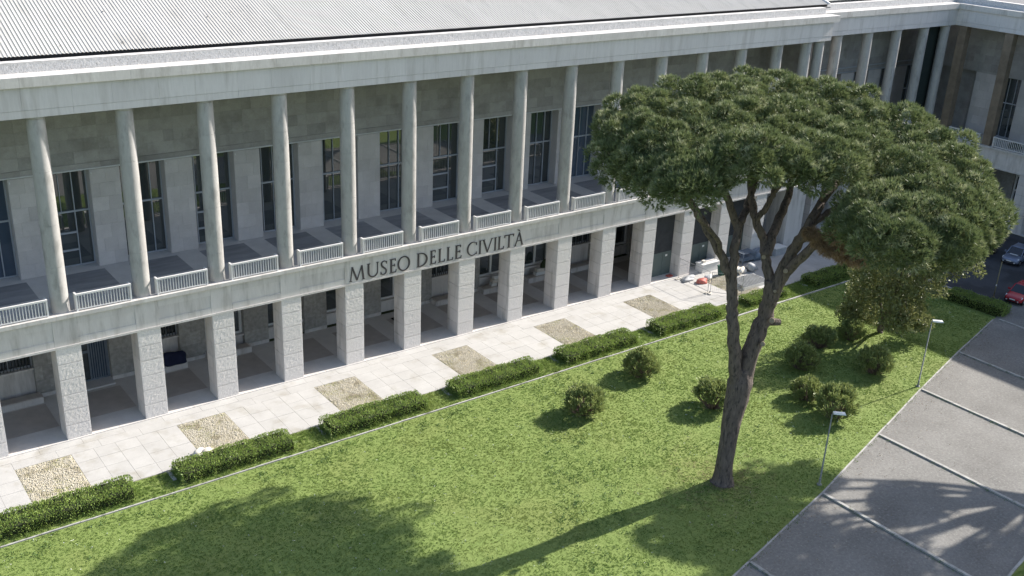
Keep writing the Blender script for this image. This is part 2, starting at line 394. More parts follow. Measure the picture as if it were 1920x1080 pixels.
def inside(q, poly):
    P = np.array(poly)*S; ins = np.zeros(len(q), bool); j = len(P)-1
    for i in range(len(P)):
        ins ^= ((P[i,1] > q[:,1]) != (P[j,1] > q[:,1])) & (q[:,0] < (P[j,0]-P[i,0])*(q[:,1]-P[i,1])/(P[j,1]-P[i,1]+1e-12)+P[i,0]); j = i
    return ins
def scatter_leaves(name, q, n, spread, L, W, material, seed, label, up=.8):
    g = np.random.default_rng(seed); N = len(q)*n
    c = np.concatenate([np.repeat(q, n, 0)+g.normal(0, spread, (N, 2)), g.uniform(.015, .06, (N, 1))], 1)
    d = np.concatenate([g.normal(0, 1, (N, 2)), np.full((N, 1), up)], 1); d /= np.linalg.norm(d, axis=1, keepdims=True)
    s_ = np.cross(d, g.normal(size=(N, 3))); s_ = s_/np.linalg.norm(s_, axis=1, keepdims=True)*W/2; l = L*g.uniform(.6, 1.3, (N, 1))
    Q = np.stack([c, c+d*l*.5+s_, c+d*l, c+d*l*.5-s_], 1); off = np.array([q[:,0].mean(), q[:,1].mean(), 0])
    return setp(new(name, soup(name, Q-off, material), None, off), label, 'weeds', None, 'stuff')
_g = np.random.default_rng(8)
q = _g.uniform((-1*S, -7*S), (15.4*S, -1.9*S), (9000, 2)); q = q[inside(q, VL)]
band = np.exp(-((q[:,0]/S-5.6-.55*(q[:,1]/S+4.3))/.22)**2)+.8*np.exp(-((q[:,0]/S-6.15-.5*(q[:,1]/S+4.2))/.16)**2)+.7*np.exp(-((q[:,1]/S+2.1)/.12)**2)+.06
scatter_leaves('clover', q[_g.uniform(size=len(q)) < band*.55], 14, .13, .10, .07, M['weed'], 81, 'darker clover and weeds growing in bands through the lawn')
q = _g.uniform((-1*S, -7*S), (15.4*S, -1.9*S), (900, 2)); q = q[inside(q, VL)]
scatter_leaves('daisies', q, 3, .05, .045, .045, M['flower'], 82, 'tiny white daisies scattered over the lawn', 2.5)

# litter: fallen needles round the pine, weeds and leaves along the kerbs
a = _g.uniform(0, 6.28, 420); r_ = np.abs(_g.normal(0, .55, 420))+.12
q = np.stack([(7.285+r_*np.cos(a))*S, (-5.3+r_*np.sin(a)*.8)*S], 1)
o = scatter_leaves('needle_litter', q, 7, .10, .13, .018, M['litter'], 83, 'brown fallen needles in the grass round the pine trunk', .25); o['category'] = 'litter'
q = []
for x in (6.33, 8.16, 10.03, 11.77, 13.5):
    n_ = 150; yy = _g.uniform(low_y(x)+.05, edge_y(x)-.05, n_); q.append(np.stack([np.full(n_, x-.035)+_g.normal(0, .012, n_), yy], 1))
xx = _g.uniform(5.8, 15.2, 520); q.append(np.stack([xx, np.array([edge_y(x) for x in xx])-.02-np.abs(_g.normal(0, .018, 520))], 1))
q = np.concatenate(q)[::3]*S
o = scatter_leaves('kerb_weeds', q, 4, .05, .07, .035, M['weed'], 84, 'weeds and moss growing along the path kerbs', .7)
xx = _g.uniform(5.8, 15.2, 500); yy = np.array([edge_y(x) for x in xx])-.03-_g.exponential(.35, 500)
q = np.stack([xx, yy], 1); q = q[(yy > np.array([low_y(x) for x in xx])+.05)]*S
o = scatter_leaves('fallen_leaves', q, 2, .12, .07, .04, M['litter'], 85, 'small dry leaves lying on the asphalt path', .1); o['category'] = 'litter'

# ================================================================= BUILDINGS
ZB, ZP, ZT = 1.735, 1.29, 4.18         # loggia floor, underside of beam, underside of architrave
class Tr:
    """maps facade coordinates (u along, v depth, z) to the site plan"""
    def __init__(s, kind, ou=0, ov=0): s.k = kind; s.ou = ou; s.ov = ov
    def box(s, u0, u1, v0, v1, z0, z1):
        if s.k == 'main': return (u0+s.ou, u1+s.ou, v0+s.ov, v1+s.ov, z0, z1)
        return (s.ov+v0, s.ov+v1, s.ou-u1, s.ou-u0, z0, z1)        # wing: faces -x, u runs toward -y
    def pt(s, u, v, z):
        if s.k == 'main': return Vector((u+s.ou, v+s.ov, z))
        return Vector((s.ov+v, s.ou-u, z))

# rough faced block: 6 relief variants, shared
def rough_block(dx, dy, dz, seed, rot=False, nx=15, nz=11, amp=.009):
    r = random.Random(seed); V = []; F = []
    for k in range(nz+1):
        for i in range(nx+1):
            e = min(i, nx-i, k, nz-k)
            V.append((-dx/2+dx*i/nx, -dy/2 - (0 if e == 0 else r.uniform(-.2, 1)*amp), dz*k/nz))
    idx = lambda i, k: k*(nx+1)+i
    for k in range(nz):
        for i in range(nx): F.append((idx(i,k), idx(i+1,k), idx(i+1,k+1), idx(i,k+1)))
    n = len(V); V += [(-dx/2, dy/2, 0), (dx/2, dy/2, 0), (dx/2, dy/2, dz), (-dx/2, dy/2, dz)]
    bl, br, tr, tl = idx(0,0), idx(nx,0), idx(nx,nz), idx(0,nz)
    F += [(n+1, n, n+3, n+2)]
    F += [tuple([idx(0,k) for k in range(nz+1)]+[n+3, n])]
    F += [tuple([idx(nx,k) for k in range(nz, -1, -1)]+[n+1, n+2])]
    F += [tuple([idx(i,nz) for i in range(nx+1)]+[n+2, n+3])]
    F += [tuple([idx(i,0) for i in range(nx, -1, -1)]+[n, n+1])]
    if rot: V = [(y, -x, z) for x, y, z in V]
    me = mesh('stone_block', V, F, M['rough'])
    me.materials.append(M['marble'])
    for p in list(me.polygons)[nx*nz:]: p.material_index = 1
    return me
NC = 6
PW = .300; PD = .30
_rb = {}
def pillar(T, u, parent, rough=True, material=None, name='pillar', courses=NC):
    core = pbox(name, T.box(u-PW/2+.006, u+PW/2-.006, .010, PD-.006, .005, ZP), M['joint'], parent)
    h = ZP/courses
    for c in range(courses):
        z0 = c*h+.0026; z1 = (c+1)*h-.0026
        if rough:
            key = (T.k, (c+int(u*3)) % 7)
            if key not in _rb: _rb[key] = rough_block(PW*S, PD*S, (z1-z0)*S, 77+key[1], T.k != 'main')
            p = T.pt(u, PD/2, z0)*S
            new('stone_block', _rb[key], core, p)
        else:
            pbox('stone_block', T.box(u-PW/2, u+PW/2, 0, PD, z0, z1), material or M['marble'], core)
    return core

_dr = {}
def column(T, u, v, parent, r0=.110, r1=.103, material=None, variant=0):
    material = material or M['drum']
    js = [[0, .17, .43, .60, .83, 1], [0, .25, .47, .74, 1], [0, .13, .36, .63, .80, 1]][variant % 3]
    z0, z1 = ZB+.002, ZT-.03
    rad = lambda f: r0+(r1-r0)*f**1.6
    core = MB(); core.tube([(0,0,0), (0,0,(z1-z0)*S*.5), (0,0,(z1-z0+.028)*S)], [(r0-.004)*S, (rad(.5)-.004)*S, (r1-.004)*S], 20)
    p = T.pt(u, v, z0)*S
    key = ('core', T.k)
    if key not in _dr: _dr[key] = mesh('column', core.V, core.F, M['joint'], True)
    c = new('column', _dr[key], parent, p)
    for a, b in zip(js[:-1], js[1:]):
        key = (a, b, material.name)
        za, zb = a*(z1-z0)*S+.005, b*(z1-z0)*S-.005
        if key not in _dr:
            mb = MB(); mb.tube([(0,0,0), (0,0,(zb-za)/2), (0,0,zb-za)], [rad(a)*S, rad((a+b)/2)*S, rad(b)*S], 32)
            me = mesh('drum', mb.V, mb.F, material, False)
            for f in me.polygons: f.use_smooth = len(f.vertices) == 4
            for e in me.edges: e.use_edge_sharp = abs(me.vertices[e.vertices[0]].co.z-me.vertices[e.vertices[1]].co.z) < 1e-4 and (me.vertices[e.vertices[0]].co.z < 1e-4 or me.vertices[e.vertices[0]].co.z > zb-za-1e-3)
            _dr[key] = me
        new('drum', _dr[key], c, p+Vector((0, 0, za)))
    key = ('cap', material.name)
    if key not in _dr:
        mb = MB(); mb.tube([(0,0,0), (0,0,.03), (0,0,.05), (0,0,.135)], [r1*S, (r1+.006)*S, (r1+.008)*S, (r1+.008)*S], 28); _dr[key] = mesh('capital', mb.V, mb.F, material)
    new('capital', _dr[key], c, T.pt(u, v, z1)*S+Vector((0, 0, .002)))
    return c

def railing(T, u0, u1, parent, nb=18, v=.015, ret=.085):
    z0, z1 = ZB+.006, ZB+.232
    t = .009
    top = pbox('railing', T.box(u0, u1, v-.013, v+.013, z1-.022, z1), M['whitepaint'], parent)
    pbox('top_rail', T.box(u0, u0+.022, v+.0135, v+ret, z1-.022, z1), M['whitepaint'], top)
    pbox('top_rail', T.box(u1-.022, u1, v+.0135, v+ret, z1-.022, z1), M['whitepaint'], top)
    pbox('bottom_rail', T.box(u0+.004, u1-.004, v-.009, v+.009, z0+.012, z0+.026), M['whitepaint'], top)
    for uu in (u0+.002, u1-.022):
        pbox('post', T.box(uu, uu+.02, v-.010, v+.010, z0-.012, z1-.0225), M['whitepaint'], top)
        pbox('post', T.box(uu, uu+.02, v+ret-.02, v+ret-.001, z0-.012, z1-.0225), M['whitepaint'], top)
    for i in range(nb):
        uu = u0+.04+(u1-u0-.08)*i/(nb-1)
        pbox('baluster', T.box(uu-t/2, uu+t/2, v-.006, v+.006, z0+.0265, z1-.0225), M['whitepaint'], top)
    for k in (1, 2): 
        for uu in (u0+.006, u1-.014):
            vv = v+.013+(ret-.03)*k/3
            pbox('baluster', T.box(uu, uu+.008, vv, vv+.008, z0-.01, z1-.0225), M['whitepaint'], top)
    return top

def window(T, u0, u1, v, z0, z1, parent, kind='fixed', fm='frame', pane='glass', name='window'):
    """frame with lights; each pane is a child"""
    F = M[fm]; f = .016
    fr = pbox(name, T.box(u0, u1, v, v+.02, z1-f*1.6, z1), F, parent)
    W = u1-u0; H = z1-z0
    bar = lambda a, b, c, d, dv=0: pbox('mullion', T.box(a, b, v-dv, v+.018, c, d), F, fr)
    if kind in ('fixed', 'door'):
        vs = [0, .15, .44, .73, 1] if kind == 'fixed' else [0, .12, .40, .68, 1]
        us = [u0+W*x for x in vs]; zt = z0+H*.57
        bar(u0, u1, z0, z0+f, .002); bar(u0, u1, zt-.011, zt+.011, .003)
        for i, uu in enumerate(us):
            th = .016 if i in (0, 4) else (.008 if i == 2 else .012)
            a = uu-th/2 if 0 < i < 4 else (uu if i == 0 else uu-th)
            if kind == 'door' and i == 2: bar(a, a+th, zt+.011, z1-.026, .001)
            else: bar(a, a+th, z0+f, z1-.026, .004)
        for i in range(4):
            pbox('pane', T.box(us[i], us[i+1], v+.019+.0006*i, v+.024, zt, z1-.01), M[pane], fr)
        if kind == 'door':
            pbox('pane', T.box(us[0], us[1], v+.019, v+.024, z0, zt), M[pane], fr)
            pbox('pane', T.box(us[3], us[4], v+.019, v+.024, z0, zt), M[pane], fr)
            zz = [z0, z0+(zt-z0)*.30, z0+(zt-z0)*.62, zt]
            for z in zz[1:3]: bar(us[1]+.006, us[3]-.006, z-.012, z+.012, .005)
            for k in range(3): pbox('pane', T.box(us[1], us[3], v+.0196+.0006*k, v+.0245, zz[k], zz[k+1]), M[pane], fr)
        else:
            for i in range(4): pbox('pane', T.box(us[i], us[i+1], v+.019+.0006*i, v+.024, z0, zt), M[pane], fr)
    elif kind == 'grid':
        n = 2; bar(u0, u1, z0, z0+.03, .002)
        for i in range(n+1):
            uu = u0+W*i/n; a = min(max(uu-.02, u0), u1-.04); bar(a, a+.04, z0+.03, z1-.026, .004)
        for z in (z0+H*.40, z0+H*.74): bar(u0+.04, u1-.04, z-.018, z+.018, .003)
        zz = [z0, z0+H*.40, z0+H*.74, z1-.02]
        for i in range(n):
            for k in range(3): pbox('pane', T.box(u0+W*i/n, u0+W*(i+1)/n, v+.019+.0006*(i+2*k), v+.026, zz[k], zz[k+1]), M[pane], fr)
    elif kind == 'grille':
        bar(u0, u1, z0, z0+.02, .002); bar(u0, u0+.02, z0+.02, z1-.026, .003); bar(u1-.02, u1, z0+.02, z1-.026, .003)
        pbox('pane', T.box(u0, u1, v+.03, v+.036, z0, z1), M[pane], fr)
        for i in range(3): bar(u0+W*(i+1)/4-.006, u0+W*(i+1)/4+.006, z0+.02, z1-.026, .001)
        for i in range(14):
            uu = u0+.03+(W-.06)*i/13; pbox('grille_bar', T.box(uu-.005, uu+.005, v-.03, v-.02, z0-.02, z1-.001), M['darkgrille'], fr)
    elif kind == 'slats':
        bar(u0, u1, z0, z0+.02, .002); um = u0+W*.58
        for uu in (u0, um-.012, u1-.02): bar(uu, uu+.022, z0+.02, z1-.026, .003)
        bar(u0+.022, um-.012, z0+H*.36, z0+H*.36+.035, .001)
        pbox('pane', T.box(u0, um, v+.019, v+.026, z0, z1), M['glass'], fr)
        pbox('pane', T.box(um, u1, v+.0196, v+.026, z0, z1), M['blueglass'], fr)
        for i in range(7): pbox('slat', T.box(um+.03+i*.032, um+.042+i*.032, v+.004, v+.015, z0+.02, z1-.026), M['bluegrey'], fr)
        pbox('notice', T.box(u0+.10, u0+.19, v+.012, v+.0185, z0+H*.52, z0+H*.62), M['plate'], fr)
    return fr

def slabs(T, u0, u1, v, z0, z1, cols, nrow, parent, material, seed, thick=.006, stagger=True, name='stone_slab'):
    r = random.Random(seed); h = (z1-z0)/nrow
    for k in range(nrow):
        us = [u0]; off = (.5 if k % 2 else 0) if stagger else 0
        n = cols; ww = (u1-u0)/n
        us = [u0] + [u0+ww*(i+off)+r.uniform(-.12, .12)*ww for i in range(0 if off else 1, n)] + [u1]
        for a, b in zip(us[:-1], us[1:]):
            if b-a < .01: continue
            d = r.uniform(0, .0012)
            pbox(name, T.box(a+.0008, b-.0008, v-thick-d, v-.0005, z0+k*h+.0008, z0+(k+1)*h-.0008), material, parent)

DV = 1.39      # depth of the loggia back wall
PIER0, PIER1 = -.155, .235     # back wall piers, relative to each column
def entablature(T, u0, u1, parent, ends=.16, depth=1.7):
    e = pbox('architrave', T.box(u0, u1, .012, depth, ZT, ZT+.35), M['entablature'], parent)
    n = round((u1-u0)/1.0); w_ = (u1-u0)/n
    for i in range(n):
        a, b = u0+i*w_, u0+(i+1)*w_
        pbox('fascia_block', T.box(a+.0012, b-.0012, .004, .0118, ZT+.002, ZT+.088), M['entablature'], e)
        for (c, d) in ((a, a+w_*.45), (a+w_*.45, b)):
            pbox('fascia_block', T.box(c+.0008, d-.0008, 0, .0118, ZT+.091, ZT+.349), M['entablature'], e)
    return e
def cornice(T, u0, u1, parent, ua, ub):
    """u0..u1 cornice run, ua..ub parapet run"""
    c = pbox('cornice', T.box(u0+.01, u1-.01, -.028, .30, ZT+.352, ZT+.46), M['ledge'], parent)
    n = max(1, round((u1-u0)/.62)); w_ = (u1-u0)/n
    for i in range(n):
        pbox('cornice_block', T.box(u0+i*w_+.0008, u0+(i+1)*w_-.0008, -.036, .215, ZT+.354, ZT+.468), M['ledge'], c)
    pp = pbox('parapet', T.box(ua, ub, .2155, .30, ZT+.4605, ZT+.575), M['parapet'], parent)
    pbox('coping', T.box(ua, ub, .222, .345, ZT+.576, ZT+.588), M['ledge'], pp)
    return c

def build_front(T, parent, us, ucols, panels, rough, detail, windows=True, round_cols=True, inlay=True, colmat=None):
    """repeat elements of one facade run"""
    for i, u in enumerate(us): pillar(T, u, parent, rough, None)
    for i, (u, v) in enumerate(ucols):
        if round_cols: column(T, u, v, parent, variant=i*2+i//3, material=colmat)
        else:
            c = pbox('square_column', T.box(u-.088, u+.088, v-.088, v+.088, ZB+.002, ZT-.002), M['joint'], parent)
            zs = [ZB+.003, ZB+.75, ZB+1.42, ZB+2.0, ZT-.003]
            for a, b in zip(zs[:-1], zs[1:]):
                pbox('stone_block', T.box(u-.092, u+.092, v-.092, v+.092, a+.001, b-.001), M['brownpillar'], c)

# ---------------------------------------------------------------- main block
main = empty('museum_building', (7*S, .7*S, 0), 'long white marble museum with arcade below and tall round columns above', 'building')
T = Tr('main')
I0, I1 = -1, 14
UEND = 15.40
U0 = I0-.6
for i in range(I0, 15): pillar(T, i, main)
for n_, i in enumerate(range(I0, 15)): column(T, i, .133, main, variant=n_*2+n_//3)
column(T, 14.84, .133, main, variant=1); column(T, 15.22, .133, main, variant=2)
# arcade floor, ceiling, corner pier
fl = pbox('arcade_floor', T.box(U0, UEND, -.012, 1.345, -.004, .0125), M['arcfloor'], main)
for i in range(I0, 15):
    pbox('floor_slab', T.box(i-.498, i+.498, -.018, .30, .001, .0145), M['arcfloor'], fl)
    pbox('floor_inlay', T.box(i+.19, i+.86, .42, 1.13, .0126, .0137), M['arcinlay'], fl)
pbox('corner_pier', T.box(14.88, UEND-.01, .0, .5, .0, ZP), M['marble'], main)
pbox('upper_slab', T.box(U0, UEND, .02, 1.6, ZP+.004, ZB-.004), M['pier'], main)
bm_ = pbox('beam', T.box(U0, UEND, .010, .06, ZP+.002, ZB-.045), M['marble'], main)
ctext = range(5, 8)
for i in range(I0-1, 15):
    a = max(i-.155, U0); b = i+.14
    e1 = min(i+1-.155, UEND)
    if a < b: pbox('beam_block', T.box(a+.001, b-.001, 0, .0098, ZP+.032, ZB-.05), M['marble'], bm_)
    a = max(b, U0)
    if a >= e1: continue
    if i in ctext:
        mid = (a+e1)/2
        for c, d in ((a, mid), (mid, e1)): pbox('beam_block', T.box(c+.001, d-.001, 0, .0098, ZP+.032, ZB-.05), M['marble'], bm_)
    else:
        pbox('beam_block', T.box(a+.001, e1-.001, 0, .0098, ZP+.032, 1.405), M['marble'], bm_)
        pbox('beam_block', T.box(a+.001, e1-.001, 0, .0098, 1.585, ZB-.05), M['marble'], bm_)
        pbox('sunk_panel', T.box(a+.003, e1-.003, .0085, .0098, 1.407, 1.583), M['marble'], bm_)
n = 34; w_ = (UEND+.02-U0)/n
for i in range(n):
    pbox('ledge_block', T.box(U0+i*w_+.0008, U0+(i+1)*w_-.0008, -.035, .055, ZB-.044, ZB+.006), M['ledge'], bm_)
    pbox('fillet_block', T.box(U0+i*w_+.0008, U0+(i+1)*w_-.0008, -.010, .0096, ZP+.001, ZP+.030), M['ledge'], bm_)
# loggia floor
lf = pbox('loggia_floor', T.box(U0, UEND, .056, 1.58, ZB-.0035, ZB+.001), M['floor'], main)
for i in range(I0, 15):
    for q in range(3):
        pbox('floor_inlay', T.box(i+.20, i+.875, .64+.215*q, .64+.215*(q+1)-.002, ZB+.0011, ZB+.0022), M['inlay'], lf)
    railing(T, i+.155, i+.835, main)
railing(T, 14.0+.12-.0, 14.70, main, 14) if False else None
# loggia back wall: piers with slabs, upper wall with slabs, window ledge
ZW = 3.10
for i in range(I0, 16):
    a, b = i+PIER0, min(i+PIER1, UEND)
    if a >= UEND: continue
    pr = pbox('pier', T.box(a, b, DV, 1.60, ZB+.0015, ZW), M['pier'], main)
    slabs(T, a, b, DV, ZB+.004, ZW-.004, 2, 7, pr, M['pier'], 300+i)
    if i < 15: pbox('wall_lamp', T.box(a+.012, a+.028, DV-.022, DV-.0072, ZW-.055, ZW-.03), M['whitepaint'], pr)
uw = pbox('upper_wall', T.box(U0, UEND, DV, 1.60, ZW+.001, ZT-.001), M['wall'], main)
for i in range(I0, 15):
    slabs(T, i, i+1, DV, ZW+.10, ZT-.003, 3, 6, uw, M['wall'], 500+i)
    pbox('lintel', T.box(i+.001, i+.999, DV-.014, DV-.0005, ZW+.012, ZW+.096), M['wall'], uw)
    pbox('conduit', T.box(i, i+1, DV-.030, DV-.0145, ZW+.012, ZW+.026), M['whiteframe'], uw)
kinds = {0: 'fixed', 1: 'door', 2: 'fixed', 3: 'door', 4: 'fixed', 5: 'fixed', 6: 'fixed', 7: 'door', 8: 'door', 9: 'fixed'}
for i in range(I0, 15):
    window(T, i+PIER1+.002, i+1+PIER0-.002, 1.555, ZB+.004, ZW-.004, main, kinds.get(i, 'fixed'), pane='blueglass' if i in (0, 10, 13) else 'glass')
# arcade back wall
DA = 1.35
for i in range(I0, 16):
    a, b = i-.17, min(i+.22, UEND)
    if a >= UEND: continue
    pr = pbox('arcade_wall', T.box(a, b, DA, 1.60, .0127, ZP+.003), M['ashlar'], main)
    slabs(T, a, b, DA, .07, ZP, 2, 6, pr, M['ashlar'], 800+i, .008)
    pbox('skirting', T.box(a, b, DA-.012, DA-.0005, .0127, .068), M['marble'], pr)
OPEN = {-1: 'grille', 0: 'grille', 1: 'slats', 2: 'grille', 3: 'grid', 4: 'grid', 5: 'grid', 6: 'grid', 7: 'grille', 8: 'grid', 9: 'grid', 10: 'grille', 11: 'grid', 12: 'grille', 13: 'grid', 14: 'grid'}
for i, k in OPEN.items():
    a, b = i+.222, i+1-.172
    if k == 'slats':
        window(T, a, b, 1.44, .03, 1.25, main, 'slats', 'bluegrey', name='door')
        pbox('door_step', T.box(a, b, 1.20, 1.44, .0128, .035), M['floor'], main)
    else:
        lo = .46 if k == 'grille' else .24
        window(T, a, b, 1.44, lo, 1.25, main, k, 'whiteframe' if k == 'grid' else 'frame')
        pbox('window_panel', T.box(a, b, 1.43, 1.60, .0127, lo-.03), M['marble'], main)
        pbox('window_sill', T.box(a, b, 1.37, 1.439, lo-.029, lo-.002), M['marble'], main)
        if k == 'grille' or i in (3, 8, 9):
            tr = pbox('stone_trough', T.box(a-.03, b+.03, 1.16, 1.335, .0135, .10), M['marble'], main)
            pbox('trough_soil', T.box(a, b, 1.18, 1.32, .1005, .108), M['arcinlay'], tr)
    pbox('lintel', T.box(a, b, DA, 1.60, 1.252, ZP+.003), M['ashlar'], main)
# entablature, cornice, parapet
entablature(T, U0, UEND, main)
cornice(T, U0, UEND+.14, main, U0, UEND)
# end wall of loggia and core
pbox('end_wall', T.box(15.26, UEND-.001, .30, 1.6, ZB+.002, ZT-.002), M['wall'], main)
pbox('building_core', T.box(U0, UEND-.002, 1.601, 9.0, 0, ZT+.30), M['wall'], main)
# roof sheet with ribs
RS = .36; RY0, RY1, RZ0 = .40, 9.0, ZT+.618
pitch = .0445; mb = MB(S); x = U0; V = []; prof = [(0, 0), (.0135, 0), (.0170, .0068), (.0340, .0068), (.0375, 0)]
xs = []
while x < 15.70:
    for dx, dz in prof: xs.append((x+dx, dz))
    x += pitch
V = [(a, RY0, RZ0+d) for a, d in xs] + [(a, RY1, RZ0+RS*(RY1-RY0)+d) for a, d in xs]
nn = len(xs); mb.add(V, [(i, i+1, nn+i+1, nn+i) for i in range(nn-1)])
rf = mb.build('roof', M['rooftin'], main)
pbox('gutter', T.box(U0, 15.7, .346, .60, RZ0-.06, RZ0-.045), M['gutter'], rf)
pbox('eaves_shade_strip', T.box(U0, 15.7, .43, .45, RZ0-.0445, RZ0+.008), M['blacktrim'], rf)  # black strip paints in the shade of the gap under the roof edge
mb = MB(S); mb.add([(15.70, RY0-.01, RZ0+.0), (15.735, RY0-.01, RZ0+.0), (15.735, RY1, RZ0+RS*(RY1-RY0)), (15.70, RY1, RZ0+RS*(RY1-RY0)),
                    (15.70, RY0-.01, RZ0+.03), (15.735, RY0-.01, RZ0+.03), (15.735, RY1, RZ0+RS*(RY1-RY0)+.03), (15.70, RY1, RZ0+RS*(RY1-RY0)+.03)],
                   [(0,3,2,1),(4,5,6,7),(0,1,5,4),(1,2,6,5),(2,3,7,6),(3,0,4,7)])
mb.build('verge_flashing', M['whitepaint'], rf)
for (px, py) in ((113, 86), (193, 21), (230, 80), (433, 22), (389, 31), (229, 78)):
    d = ray(px, py); c = CAMP/S     # small leaves blown onto the roof
    t = (RZ0+.012-c.z - RS*(RY0-c.y)*-1 - 0) if False else None
    # intersect with roof plane z = RZ0+.01+RS*(y-RY0)
    t = (RZ0+.012+RS*(c.y-RY0)-c.z)/(d.z-RS*d.y); q = c+d*t
    MB(S).box(q.x-.006, q.x+.010, q.y-.012, q.y+.006, q.z, q.z+.004).build('debris', M['gutter'], rf)

# --- inscription
class Glyph:
    def __init__(s): s.mb = MB(); s.d = 0
    def _dep(s): s.d += .0012; return -.045-s.d
    def poly(s, pts): s.mb.prism([(x, z) for x, z in pts], s._dep(), .002); return s
    def bar(s, x0, z0, x1, z1, w, cut=True):
        """slanted stroke with horizontal ends"""
        return s.poly([(x0-w/2, z0), (x0+w/2, z0), (x1+w/2, z1), (x1-w/2, z1)])
    def serif(s, x, z, w, up=True, h=.035):
        return s.poly([(x-w/2, z), (x+w/2, z), (x+w*.30, z+(h if up else -h)), (x-w*.30, z+(h if up else -h))][::1 if up else -1])
    def rib(s, pts, ws):
        P = [Vector((x, 0, z)) for x, z in pts]; L = []; R = []
        for i, p in enumerate(P):
            t = (P[min(i+1, len(P)-1)]-P[max(i-1, 0)]).normalized(); n = Vector((-t.z, 0, t.x))
            L.append(p+n*ws[i]/2); R.append(p-n*ws[i]/2)
        y = s._dep()
        V = [(v.x, y, v.z) for v in L+R]+[(v.x, .002, v.z) for v in L+R]; n = len(P); F = []
        for i in range(n-1):
            F += [(i, i+1, n+i+1, n+i), (i, 2*n+i, 2*n+i+1, i+1), (n+i, n+i+1, 3*n+i+1, 3*n+i)]
        F += [(0, n, 3*n, 2*n), (n-1, 2*n+n-1, 3*n+n-1, n+n-1)]
        s.mb.add(V, F); return s
TK, TN = .125, .062
def glyph(ch, W):
    g = Glyph()
    if ch == 'M':
        g.bar(.10, 0, .22, 1, TN).bar(.22, 1, W/2, .02, TK).bar(W/2, .02, W-.22, 1, TN*1.1).bar(W-.22, 1, W-.10, 0, TK)
        g.serif(.10, 0, .24).serif(W-.10, 0, .28)
    elif ch == 'U':
        r = (W-.26)/2; c = W/2
        a = [(c-r*math.cos(t), r*1.0-r*math.sin(t)+.03) for t in np.linspace(0, math.pi, 14)]
        g.rib([(c-r, 1)]+a+[(c+r, 1)], [TK]+list(np.linspace(TK, TN, 14))+[TN])
        g.serif(c-r, 1, .28, False).serif(c+r, 1, .24, False)
    elif ch == 'S':
        p = [(W*.86,.82),(W*.78,.92),(W*.55,.975),(W*.28,.92),(W*.19,.76),(W*.32,.60),(W*.60,.46),(W*.82,.30),(W*.74,.10),(W*.48,.025),(W*.24,.06),(W*.12,.18)]
        q = smooth_path([(x, 0, z) for x, z in p], 3); k = len(q)
        g.rib([(v.x, v.z) for v in q], [TN+(TK-TN)*math.exp(-((i/(k-1)-.5)/.2)**2) for i in range(k)])
        g.bar(W*.86, .76, W*.88, .95, .04).bar(W*.10, .06, W*.12, .26, .04)
    elif ch in 'EL':
        g.bar(.14, 0, .14, 1, TK).serif(.14, 1, .28, False).serif(.10, 0, .2)
        g.poly([(.14, 0), (W*.92, 0), (W*.92, .06), (.14, .06)]).bar(W*.90, .0, W*.97, .20, .045)
        if ch == 'E':
            g.poly([(.14, .94), (W*.86, .94), (W*.86, 1), (.14, 1)]).bar(W*.85, .83, W*.85, 1, .045)
            g.poly([(.14, .49), (W*.76, .49), (W*.76, .55), (.14, .55)]).bar(W*.76, .43, W*.76, .62, .04)
    elif ch == 'O':
        t = np.linspace(0, 2*math.pi, 33); r = W/2-.06
        g.rib([(W/2+r*math.cos(a), .5+.5*math.sin(a)) for a in t], [TN+(TK-TN)*abs(math.cos(a-.25))**1.2 for a in t])
    elif ch == 'D':
        g.bar(.14, 0, .14, 1, TK).serif(.10, 0, .2).serif(.10, 1, .2, False)
        t = np.linspace(math.pi/2, -math.pi/2, 18); r = W-.36
        g.rib([(.14, .97)]+[(.28+r*math.cos(a), .5+.47*math.sin(a)) for a in t]+[(.14, .03)], [TN]+[TN+(TK-TN)*math.cos(a)**1.2 for a in t]+[TN])
    elif ch == 'C':
        t = np.linspace(math.radians(48), math.radians(312), 26); r = W/2-.02
        g.rib([(W/2+.02+r*math.cos(a), .5+.49*math.sin(a)) for a in t], [TN*.8+(TK-TN*.8)*max(0, -math.cos(a))**1.0 for a in t])
        g.bar(W*.88, .72, W*.90, .95, .045).bar(W*.90, .05, W*.90, .24, .035)
    elif ch == 'I':
        g.bar(W/2, 0, W/2, 1, TK).serif(W/2, 0, .27).serif(W/2, 1, .27, False)
    elif ch == 'V':
        g.bar(.13, 1, W/2, 0, TK).bar(W/2, 0, W-.12, 1, TN).serif(.13, 1, .28, False).serif(W-.12, 1, .24, False)
    elif ch == 'T':
        g.bar(W/2, 0, W/2, 1, TK).serif(W/2, 0, .27)
        g.poly([(.04, .94), (W-.04, .94), (W-.04, 1), (.04, 1)]).bar(.06, .80, .03, 1.0, .045).bar(W-.06, .80, W-.03, 1.0, .045)
    elif ch in 'AÀ':
        g.bar(.10, 0, W/2, 1, TN).bar(W/2, 1, W-.12, 0, TK).serif(.10, 0, .24).serif(W-.12, 0, .28)
        g.poly([(W*.24, .34), (W*.76, .34), (W*.76, .395), (W*.24, .395)])
        if ch == 'À': g.poly([(W/2-.22, 1.24), (W/2-.06, 1.24), (W/2+.10, 1.07), (W/2+.04, 1.07)])
    return g.mb
CAPH = .222*S
lett = [('M', 4.916, 5.172), ('U', 5.206, 5.416), ('S', 5.428, 5.556), ('E', 5.587, 5.708), ('O', 5.728, 5.945), ('D', 6.063, 6.262), ('E', 6.296, 6.412), ('L', 6.448, 6.575), ('L', 6.603, 6.726),
        ('E', 6.756, 6.882), ('C', 6.990, 7.190), ('I', 7.210, 7.262), ('V', 7.272, 7.490), ('I', 7.506, 7.558), ('L', 7.580, 7.705), ('T', 7.705, 7.905), ('À', 7.915, 8.105)]
